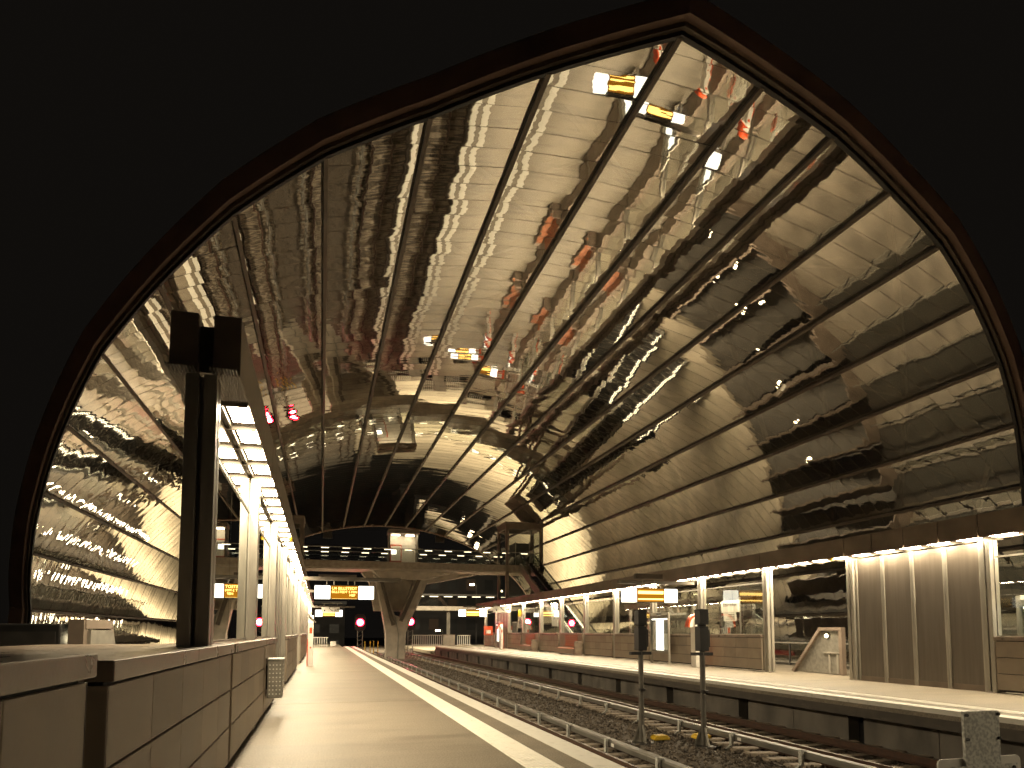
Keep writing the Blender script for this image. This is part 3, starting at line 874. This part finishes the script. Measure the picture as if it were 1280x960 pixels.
MB().box(15.6, 16.5, 66.28, 66.34, 1.25, 2.15).build("board", M['orange'], t)
MB().box(15.8, 16.3, 66.26, 66.275, 1.4, 1.75).build("notice", M['white'], t)
MB().box(15.62, 15.68, 66.35, 66.41, 0, 2.1).box(16.42, 16.48, 66.35, 66.41, 0, 2.1).build("leg", M['greysteel'], t)

def stairwell(x0, x1, y0, y1, label, steps_to):
    t = thing("stairwell_balustrade", ((x0+x1)/2, y0, 0), label, "balustrade", "balustrades round the stairwells")
    MB().box(x0-.12, x0, y0-.12, y1, -.3, 1.05).box(x1, x1+.12, y0-.12, y1, -.3, 1.05).box(x0+.001, x1-.001, y0-.12, y0, -.3, 1.05).build("balustrade_wall", M['fascia'], t)
    MB().box(x0-.14, x0+.02, y0-.14, y1, 1.053, 1.10).box(x1-.02, x1+.14, y0-.14, y1, 1.053, 1.10).build("coping", M['fascia'], t)
    MB().prism([(y1, -.25), (y1, -.45), (y0, -3.6), (y0, -3.4)], 'x', x0+.02, x1-.02).build("ramp", M['darkfloor'], t)
stairwell(19.0, 22.5, 34.1, 44.9, "balustrade round the stairwell behind the far platform wall", 0)
stairwell(-6.9, -2.8, 40.1, 47.9, "balustrade round the stairwell behind the near platform wall", 0)
for i_, (x, y, z) in enumerate(((19.4, 36.2, .75), (19.4, 38.6, .2), (22.2, 40.6, -.2))):
    t = thing("stairwell_lamp", (x, y, z), ["bright lamp high on the platform side of the far stairwell", "bright lamp lower on the platform side of the far stairwell", "bright lamp on the outer side of the far stairwell"][i_], "lamp", "round stairwell lamps")
    sx = -1 if x < 20 else 1
    MB().box(x+min(0, sx*.40), x+max(0, sx*.40), y-.03, y+.03, z-.03, z+.03).build("bracket", M['greysteel'], t)
    MB().cyl((x, y, z-.10), (x, y, z+.10), .10, 12).build("globe", M['farlamp'], t)
def rail_fence(x, y0, y1, label, step=1.6):  # rails added so the roof glass mirrors slivers and clutter
    t = thing("added_guard_rail", (x, y0, 0), label, "railing", "guard rails added behind the platform walls for roof reflections")
    MB().box(x-.03, x+.03, y0, y1, 1.04, 1.10).box(x-.015, x+.015, y0, y1, .12, .16).build("handrail", M['post'] if x < 0 else M['greysteel'], t)
    p = MB(); y = y0+.05
    while y < y1: p.box(x-.03, x+.03, y-.04, y+.04, -.01, 1.039); y += step
    p.build("baluster", M['white'] if x < 0 else M['darksteel'], t)
    g = MB(); y = y0+.05
    while y+step < y1+.1: g.quad((x, y+.06, .18), (x, y+step-.06, .18), (x, y+step-.06, 1.02), (x, y+.06, 1.02)); y += step
    g.build("infill_pane", M['glass'], t, fix=False)
rail_fence(-6.1, 14.5, 39.5, "added glazed guard rail behind the near wall, before the stairwell")
rail_fence(-8.4, 48.5, 81.5, "added glazed guard rail behind the near wall, beyond the stairwell")
rail_fence(21.7, -4, 33.5, "added glazed guard rail behind the far wall, before the stairwell")
rail_fence(24.4, 46, 56.5, "added glazed guard rail behind the far wall, beside the escalator")
rail_fence(25.9, 63.5, 81.5, "added glazed guard rail behind the far wall, beyond the escalator")
def bollard(x, y, grp, label):
    t = thing("reflection_glow_post", (x, y, 0), label, "added light post", grp)
    MB().cyl((x, y, 0), (x, y, .30), .07, 10).cyl((x, y, 1.051), (x, y, 1.12), .075, 10).build("body", M['greysteel'], t)
    MB().cyl((x, y, .301), (x, y, 1.05), .06, 10).build("lamp", M['bollard'], t)
for k in range(13): bollard(-6.2, 48.8+2.6*k, "glowing posts added behind the near platform wall", "glowing post added behind the near platform wall for roof reflections")  # unseen glowing posts added to give bright slivers in the roof glass
# stair enclosures beyond the walls, each with a bulkhead lamp
def stairbox(x, sgn, y0, y1, label):
    t = thing("stair_enclosure", (x, y0, 0), label, "stair enclosure")
    ym = y0+(y1-y0)*.72
    MB().prism([(y1, .02), (y0+1.05, 1.55), (y0+.95, 1.62), (y0, 1.62), (y0, .02)][::-1], 'x', x-.06, x+.06).build("side_panel", M['greysteel'], t)
    fr = MB().bar((x-.07, y1+.02, .0), (x-.07, y0+1.03, 1.66), .2, .12).bar((x-.07, y0+1.06, 1.70), (x-.07, y0-.1, 1.70), .2, .12).box(x-.16, x+.02, y0-.16, y0-.002, 0, 1.76)
    fr.build("frame", M['fascia'], t)
    MB().box(x-.055-.06*1, x-.065, y0+.05, y0+.9, .78, .84).box(x-.1, x-.065, y0+.1, y0+.2, .02, .78).box(x-.1, x-.065, y0+.55, y0+.62, .02, .78).build("handrail", M['post'], t)
    return t
def bulkhead(x, y, z, label):
    t = thing("bulkhead_lamp", (x, y, z), label, "lamp", "round bulkhead lamps")
    MB().cyl((x, y, z), (x-.05, y, z), .10, 14).build("base_ring", M['greysteel'], t)
    MB().cyl((x-.052, y, z), (x-.11, y, z), .075, 14, .05).build("globe", M['farlamp'], t)
stairbox(18.6, -1, 21.1, 23.7, "slanted metal stair enclosure seen through the open passage")
bulkhead(18.53, 21.75, 1.44, "round lamp on the stair enclosure in the open passage")
stairbox(-3.0, -1, 10.2, 12.2, "slanted metal stair enclosure behind the near parapet")
bulkhead(-2.93+.0, 10.9, 1.62, "round lamp on the stair enclosure behind the near parapet") if False else None
t = thing("equipment_cabinet", (-3.6, 10.2, 0), "black cabinet box behind the near parapet below the curved glass", "cabinet")
MB().box(-4.35, -3.2, 9.9, 10.9, 0, 1.70).build("body", M['black'], t, bevel=.02)
MB().box(-4.30, -3.25, 9.885, 9.9, .1, 1.6).build("door", M['darksteel'], t)
MB().cyl((-3.16, 10.5, 1.5), (-3.08, 10.5, 1.5), .06, 12).build("lamp", M['farlamp'], t)

# ------------------------------------------------------------------ signals, track boxes, sign in the foreground
def mast(x, y, label, lean=0):
    t = thing("signal_mast", (x, y, -1.15), label, "signal mast", "black signals seen from behind")
    MB().cyl((x, y, -1.05), (x, y, 1.15), .062, 14).build("pole", M['polegrey'], t, smooth=False)
    MB().box(x-.11, x+.11, y-.13, y+.13, 1.15, 1.72).box(x-.10, x+.12, y-.12, y+.14, 1.76, 2.12).box(x-.08, x+.08, y-.08, y+.08, 1.72, 1.76).build("signal_head", M['black'], t, bevel=.015)
    MB().box(x+.115, x+.20, y-.02, y+.02, 1.62, 1.65).box(x+.17, x+.20, y-.02, y+.02, 1.27, 1.62).box(x+.115, x+.20, y-.02, y+.02, 1.24, 1.27).build("handle", M['black'], t)
    MB().box(x-.27, x+.25, y-.06, y+.06, 1.05, 1.12).build("cross_plate", M['black'], t)
    MB().cyl((x-.0, y-.065, .2), (x, y-.065, .26), .09, 10).build("clamp", M['darksteel'], t)
    f = MB()
    for a in range(3):
        an = R(30+a*120); dx, dy = math.cos(an), math.sin(an)
        f.poly([(x+dx*.06, y+dy*.06, -.55), (x+dx*.22, y+dy*.22, -1.0), (x+dx*.06, y+dy*.06, -1.0)])
        f.bar((x+dx*.05, y+dy*.05, -.6), (x+dx*.2, y+dy*.2, -1.02), .04, .04)
    f.build("gusset", M['greysteel'], t)
    MB().box(x-.30, x+.30, y-.28, y+.28, -1.06, -1.0).cyl((x, y, -1.3), (x, y, -1.062), .24, 16).build("base", M['darksteel'], t, bevel=.02)
mast(7.35, 14.9, "black signal mast with box head on the ballast, left of its twin")
mast(8.52, 14.1, "black signal mast with box head on the ballast, right of its twin")
def ybox(x, y, label):
    t = thing("track_magnet", (x, y, -1.1), label, "track box", "yellow topped track boxes")
    MB().prism([(x-.2,-.93),(x+.2,-.93),(x+.2,-.87),(x+.13,-.82),(x-.13,-.82),(x-.2,-.87)], 'y', y-.13, y+.13).build("lid", M['yellow'], t, bevel=.015)
    MB().box(x-.15, x-.10, y-.03, y+.03, -1.15, -.932).box(x+.10, x+.15, y-.03, y+.03, -1.15, -.932).box(x-.03, x+.03, y-.04, y+.04, -1.2, -.933).build("leg", M['greysteel'], t)
    MB().tube([(x+.1, y, -.95), (x+.22, y-.03, -1.0), (x+.24, y-.05, -1.12)], .018, 6).build("cable", M['black'], t)
ybox(7.72, 14.7, "yellow topped track box at the foot of the left signal mast")
ybox(8.75, 14.6, "yellow topped track box at the foot of the right signal mast")
t = thing("track_sign", (7.25, 6.15, -1.1), "back of a galvanised steel track sign, cut off at the lower right corner", "track sign")
MB().box(6.99, 7.50, 6.10, 6.14, -1.0, .70).build("upright", M['steel'], t, bevel=.004)
def rrect(x0, x1, z0, z1, r):
    o = []
    for cx_, cz, a0 in ((x1-r, z0+r, -90), (x1-r, z1-r, 0), (x0+r, z1-r, 90), (x0+r, z0+r, 180)):
        for q in range(5): o.append((cx_+r*math.cos(R(a0+q*22.5)), cz+r*math.sin(R(a0+q*22.5))))
    return o
MB().prism(rrect(6.64, 7.84, -.55, .175, .06), 'y', 6.145, 6.165).build("sign_plate", M['white'], t)
MB().box(6.76, 7.72, 6.085, 6.098, .0, .10).build("cross_bar", M['steel'], t)
bl = MB()
for bx_ in (7.015, 7.475):
    for bz in (.66, .39): bl.cyl((bx_, 6.075, bz), (bx_, 6.10, bz), .018, 8)
for bx_ in (6.82, 7.66): bl.cyl((bx_, 6.07, .06), (bx_, 6.085, .06), .018, 8)
bl.build("bolt", M['black'], t)

# ------------------------------------------------------------------ footbridge, lifts, escalator
t = thing("footbridge", (8, 65.7, 7.5), "footbridge with glass railings crossing both tracks on a forked pier", "footbridge")
BY0, BY1 = 64.0, 67.6
MB().box(-4.6, 21.2, BY0, BY1, 7.48, 8.12).build("deck", M['deck'], t, bevel=.02)
so = MB()
for q in range(14):
    x0 = -4.4+q*1.82
    so.box(x0+.01, x0+1.81, BY0+.15, BY1-.15, 7.36, 7.477)
so.build("soffit", M['beton'], t)
for yy, nm in ((BY0+.05, 0), (BY1-.05, 1)):
    g_ = MB(); x = -4.4
    while x < 21: g_.quad((x+.01, yy, 8.14), (x+2.1, yy, 8.14), (x+2.1, yy, 9.32), (x+.01, yy, 9.32)); x += 2.12
    g_.build("railing_pane", M['glass'], t, fix=False)
    MB().box(-4.5, 21.1, yy-.03, yy+.03, 9.33, 9.40).build("handrail", M['post'], t)
    l_ = MB(); x = -4.0
    while x < 20.5: l_.box(x, x+.7, yy+.035 if nm == 0 else yy-.05, yy+.05 if nm == 0 else yy-.035, 9.24, 9.30); x += 1.9
    l_.build("warm_light_dash", M['handled'], t)  # glowing dashes added for light showing in the railing glass
# forked pier with flared haunch
def xz(pts, a, b, name, m, bev=0): return MB().prism(pts, 'y', a, b).build(name, m, t, bevel=bev)
xz([(5.95,-1.2),(7.75,-1.2),(7.85,1.5),(8.9,4.2),(9.6,7.35),(8.9,7.35),(7.9,4.6),(7.25,3.0),(6.75,3.2),(6.2,4.6),(5.5,7.35),(4.7,7.35),(5.4,4.2),(5.9,1.5)], 66.1, 67.3, "pier", M['beton'], .05)
xz([(4.9,3.62),(8.9,3.62),(10.0,6.33),(15.2,7.35),(3.6,7.35),(4.4,6.33)], 67.32, 68.6, "haunch", M['beton'], .04)
xz([(4.5,7.35),(12.5,7.35),(9.6,6.6),(5.3,6.6)], 65.0, 66.05, "haunch", M['beton'], .04)
MB().bar((5.2, 65.9, 7.3), (6.6, 65.9, 2.2), .28, .34).bar((9.3, 65.9, 7.3), (7.3, 65.9, 2.6), .28, .34).build("brace", M['rib'], t)
MB().tube([(6.8, 66.05, 3.0), (7.1, 66.03, 1.4), (7.05, 66.03, -1.1)], .05, 8).build("drain_pipe", M['greysteel'], t)
# lit lift cabin on the bridge
t = thing("lift_cabin", (7.3, 66, 8.12), "brightly lit lift cabin standing on the middle of the footbridge", "lift")
kx0, kx1, ky0, ky1 = 6.05, 8.85, 65.2, 67.0
MB().box(kx0, kx1, ky1-.06, ky1, 8.13, 11.0).build("back_wall", M['white'], t)
MB().box(kx0, kx0+.08, ky0, ky1-.062, 8.13, 11.0).box(kx1-.08, kx1, ky0, ky1-.062, 8.13, 11.0).build("side_wall", M['soffit'], t)
MB().box(kx0-.08, kx1+.08, ky0-.08, ky1+.08, 11.002, 11.4).build("roof", M['fascia'], t, bevel=.02)
MB().box(kx0+.3, kx0+1.1, ky0+.9, ky0+1.2, 10.93, 10.98).build("ceiling_lamp", M['kiosk'], t)
MB().box(kx1-1.1, kx1-.3, ky0+.9, ky0+1.2, 10.93, 10.98).build("ceiling_lamp", M['kiosk'], t)
MB().box(kx0+.25, kx0+1.35, ky1-.10, ky1-.062, 8.4, 10.1).build("poster", M['orange'], t)
MB().box(kx0+.32, kx0+1.28, ky1-.12, ky1-.102, 8.5, 10.0).build("poster_sheet", M['white'], t)
MB().box(kx0+.36, kx0+.85, ky1-.14, ky1-.122, 9.15, 9.6).build("screen", M['lamp_dim'], t)
def lift(x0, x1, y0, y1, top, label):
    t = thing("lift_tower", ((x0+x1)/2, y0, 0), label, "lift tower", "glazed lift towers at the ends of the footbridge")
    s_ = .32
    for x in (x0, x1-s_):
        for y in (y0, y1-s_): MB().box(x, x+s_, y, y+s_, 0, top).build("corner_post", M['fascia'], t, bevel=.02)
    for z in (4.2, 7.6, top-.5):
        hh = .5; f = MB()
        f.box(x0+s_, x1-s_, y0+.02, y0+.24, z, z+hh); f.box(x0+s_, x1-s_, y1-.24, y1-.02, z, z+hh)
        f.box(x0+.02, x0+.24, y0+s_, y1-s_, z, z+hh); f.box(x1-.24, x1-.02, y0+s_, y1-s_, z, z+hh)
        f.build("ring_beam", M['fascia'], t)
    MB().box(x0-.05, x1+.05, y0-.05, y1+.05, top, top+.2).build("roof", M['fascia'], t)
    g_ = MB()
    for za, zb in ((.1, 4.19), (4.72, 7.59), (8.12, top-.51)):
        g_.quad((x0+s_, y0+.1, za), (x1-s_, y0+.1, za), (x1-s_, y0+.1, zb), (x0+s_, y0+.1, zb))
        g_.quad((x0+.1, y0+s_, za), (x0+.1, y1-s_, za), (x0+.1, y1-s_, zb), (x0+.1, y0+s_, zb))
        g_.quad((x1-.1, y0+s_, za), (x1-.1, y1-s_, za), (x1-.1, y1-s_, zb), (x1-.1, y0+s_, zb))
    g_.build("glazing", M['glass'], t, fix=False)
    MB().box(x0+1.1, x1-1.1, y0+.8, y1-.7, 8.2, 10.4).build("cabin", M['darksteel'], t)
    MB().box(x0+1.15, x0+1.25, y0+.74, y0+.79, 8.2, 10.6).box(x1-1.25, x1-1.15, y0+.74, y0+.79, 8.2, 10.6).build("guide_rail", M['post'], t)
lift(17.25, 21.1, 64.0, 67.4, 12.2, "glazed steel lift tower behind the far platform")
lift(-5.0, -1.75, 64.0, 67.4, 11.9, "glazed steel lift tower behind the near platform, half hidden by the canopy")
def escalator(x, y0, y1, z1, label):
    t = thing("escalator", (x, y0, 0), label, "escalator", "escalators up to the footbridge")
    MB().bar((x, y0, -.1), (x, y1, z1-.1), 1.5, .7).build("truss", M['greysteel'], t)
    st = MB(); n = 26
    for q in range(n):
        yy = y0+(y1-y0)*q/n; zz = z1*q/n+.25
        st.box(x-.5, x+.5, yy, yy+(y1-y0)/n, zz, zz+z1/n)
    st.build("steps", M['darksteel'], t)
    for e in (-1, 1):
        MB().poly([(x+e*.66, y0, .3), (x+e*.66, y1, z1+.3), (x+e*.66, y1, z1+1.2), (x+e*.66, y0, 1.2)]).build("balustrade", M['glass'], t, fix=False)
        MB().bar((x+e*.66, y0, 1.24), (x+e*.66, y1, z1+1.24), .09, .08).build("handrail", M['black'], t)
        MB().bar((x+e*.60, y0, .42), (x+e*.60, y0+(y1-y0)*.42, z1*.42+.42), .04, .06).build("light_strip", M['handled'], t)
escalator(19.2, 47, 63.5, 8.0, "escalator rising behind the far platform wall to the footbridge")
escalator(-4.6, 49, 63.5, 8.0, "escalator rising behind the near platform wall to the footbridge")

tag(MB().box(-12, 3.1, 82.05, 135, -1.4, -.75).build("mirrored_ground_near", M['palefloor']), kind='structure')  # unseen pale ground added for the bright band mirrored in the far roof
tag(MB().box(12.7, 29, 82.05, 119.5, -1.4, -.75).build("mirrored_ground_far", M['palefloor']), kind='structure')  # second piece of the ground added for that mirrored band
for i_, (x, lb) in enumerate(((-7, "floodlight outside the far roof end, on the near platform's outer side"), (.5, "unseen floodlight added outside the far roof end, in line with the near platform"), (15, "unseen floodlight added outside the far roof end, in line with the far platform"), (22.5, "floodlight outside the far roof end, on the far platform's outer side"))):
    zr = RB*math.sqrt(max(0, 1-((x-CX)/RA)**2))
    t = thing("floodlight", (x, 89.5, zr-.3), lb, "floodlight", "unseen floodlights added on the far end of the roof")  # unseen lamps added to brighten the ground mirrored in the far roof
    MB().box(x-.05, x+.05, 89.3, 89.75, zr-.2, zr-.1).build("bracket", M['darksteel'], t)
    MB().poly([(x-.5, 89.75, zr-.55), (x+.5, 89.75, zr-.55), (x+.5, 90.3, zr-.15), (x-.5, 90.3, zr-.15)]).build("lamp_face", M['flood'], t, fix=False)
    MB().prism([(89.70, zr-.54), (90.32, zr-.10), (90.3, zr+.05), (89.70, zr+.05)], 'x', x-.55, x+.55).box(x-.6, x+.6, 89.6, 89.69, zr-.95, zr+.05).build("housing", M['black'], t)
# ------------------------------------------------------------------ platform ends, red signals, far surroundings
def redsignal(x, y, z, label):
    t = thing("red_signal", (x, y, -1.2), label, "signal", "red signals at the platform end")
    MB().box(x-.32, x-.24, y-.05, y+.05, -1.2, z-.5).box(x+.24, x+.32, y-.05, y+.05, -1.2, z-.5).build("mast", M['greysteel'], t)
    b_ = MB()
    for q in range(7): b_.bar((x-.25, y, -1+q*.5), (x+.25, y, -.75+q*.5), .03, .03)
    b_.build("lacing", M['greysteel'], t)
    MB().prism(rrect(x-.62, x+.62, z-.95, z+.95, .4), 'y', y-.06, y+.1).build("signal_shield", M['black'], t)
    MB().cyl((x, y-.062, z), (x, y-.12, z), .42, 24, .38).build("lens", M['redlens'], t)
    MB().cyl((x, y-.121, z), (x, y-.16, z), .27, 20, .2).build("bloom_core", M['redcore'], t)  # pale glowing core imitates bloom over the red lens
    MB().box(x-.22, x+.22, y-.12, y-.05, -.9, -.4).build("number_plate", M['white'], t)
redsignal(4.25, 80.0, 2.65, "red signal glowing at the end of the near track")
redsignal(10.0, 80.0, 2.75, "red signal glowing at the end of the far track, right of the pier")
def endfence(x0, x1, y, z0, label, h=1.2):
    t = thing("railing", ((x0+x1)/2, y, z0), label, "railing")
    MB().box(x0, x1, y-.03, y+.03, z0+h-.06, z0+h).box(x0, x1, y-.02, y+.02, z0+.1, z0+.15).build("rail_bar", M['white'], t)
    m = MB(); x = x0
    while x < x1: m.box(x-.03, x+.03, y-.025, y+.025, z0, z0+h-.062); x += .24
    m.build("bars", M['white'], t)
endfence(10.0, 13.4, 78, .02, "white barred railing across the end of the far track")
endfence(15.0, 16.6, 77, 0.0, "short white barred railing at the end of the far platform")
endfence(-.9, .7, 75.3, 0.0, "white railing at the end of the near platform", 1.0)
t = thing("end_wall", (14.4, 78, 0), "low pale wall panel between the white railings at the far platform end", "low wall")
MB().box(13.5, 14.9, 77.9, 78.1, -1.2, 1.2).build("panel", M['beton'], t); MB().box(13.45, 14.95, 77.85, 78.15, 1.203, 1.28).build("coping", M['coping'], t)
t = thing("small_cabinet", (1.2, 75, 0), "small white cabinet at the end of the near platform", "cabinet")
MB().box(.9, 1.5, 75.0, 75.4, .02, .55).build("body", M['white'], t, bevel=.02); MB().box(.93, 1.47, 74.98, 74.998, .08, .5).build("door", M['white'], t)
for i, x in enumerate((4.7, 5.3, 5.7, 6.2)):
    o = MB().cyl((x, 78+i*.3, -1.2), (x, 78+i*.3, .55), .05, 8).box(x-.06, x+.06, 78+i*.3-.06, 78+i*.3+.06, -1.25, -1.15).build("marker_post", M['yellow'])
    tag(o, "thin yellow marker post between the red signal and the bridge pier", "marker post", "yellow marker posts beyond the platform end")
t = thing("far_walkway", (40, 120, 4), "second lit glass walkway beyond the roof, right of the forked pier", "walkway")
MB().box(15.5, 75, 120, 123.5, 5.35, 6.1).build("deck", M['beton'], t); MB().box(15.5, 75, 120, 123.5, 8.0, 8.3).build("roof", M['darksteel'], t)
l_ = MB(); x = 16
while x < 74: l_.box(x, x+1.5, 121.4, 121.7, 7.85, 7.95); x += 2.6
l_.build("ceiling_light", M['handled'], t)
g_ = MB(); x = 15.6
while x < 74: g_.quad((x, 120.1, 6.12), (x+3.9, 120.1, 6.12), (x+3.9, 120.1, 7.98), (x, 120.1, 7.98)); x += 4
g_.build("glazing", M['glass'], t, fix=False)
c_ = MB()
for x in (22, 38, 54, 70): c_.box(x-.3, x+.3, 121.4, 122, -6.5, 5.347)
c_.build("column", M['concrete'], t)
def lamp_post(x, y, z, label):
    t = thing("street_lamp", (x, y, -6.5), label, "street lamp", "street lamps beyond the station")
    MB().cyl((x, y, -6.5), (x, y, z), .12, 8, .07).bar((x, y, z), (x-.9, y, z+.1), .08, .08).build("pole", M['darksteel'], t)
    MB().box(x-1.3, x-.5, y-.3, y+.3, z-.25, z+.06).build("lantern", M['farlamp'], t)
lamp_post(29.5, 132, 11.0, "street lamp with square lantern above the second walkway")
lamp_post(35.3, 132, 9.8, "street lamp just left of the lift tower, above the second walkway")
lamp_post(22.4, 130, 1.9, "low street lamp above the white railing")
lamp_post(-4.0, 150, 3.0, "tiny street lamp beyond the end of the near platform")
def office(x0, x1, y, d, h, label, nx_, nz_):
    t = thing("office_building", ((x0+x1)/2, y, -6.5), label, "building", "dark buildings far behind the station")
    MB().box(x0, x1, y, y+d, -6.5, h).build("wall", M['build'], t)
    MB().box(x0-.4, x1+.4, y-.4, y+d+.4, h+.003, h+.8).build("roof", M['black'], t)
    for i in range(nx_):
        for j in range(nz_):
            a = x0+(x1-x0)*(i+.2)/nx_; b = x0+(x1-x0)*(i+.7)/nx_
            z = -4+(h+4)*(j+.2)/nz_
            MB().box(a, b, y-.08, y-.02, z, z+(h+4)/nz_*.55).build("window", M['dimwin'] if (i*3+j*5) % 4 == 0 else M['black'], t)
office(20, 62, 168, 20, 21, "dark office block behind the second walkway", 9, 5)
office(-34, 6, 190, 18, 9, "dark low building beyond the end of the near platform", 8, 3)
t = thing("light_trail_train", (75, 70, -6.5), "dark train standing in for a red and blue light trail beyond the open passage", "train")  # train added in place of a red and blue trail of lights
MB().box(70.0, 73.0, 40, 130, -5.4, -.6).build("body", M['darksteel'], t, bevel=.2)
MB().box(69.97, 69.99, 40.5, 129.5, -2.1, -1.35).build("red_trail_band", M['trainred'], t)
wv = MB(); y = 41
while y < 129: wv.box(69.97, 69.99, y, y+1.6, -3.6, -2.7); y += 2.2
wv.build("window", M['trainblue'], t)
wh = MB(); y = 42
while y < 129:
    for dx in (0.1, 2.6): wh.cyl((70+dx, y, -5.95), (70.2+dx, y, -5.95), .5, 12)
    y += 4.5
wh.build("wheel", M['black'], t)
tr = MB()
for x in (70.25, 72.75): tr.box(x-.05, x+.05, -20, 160, -6.5, -6.4)
tag(tr.build("siding_track", M['rust']), kind='structure')
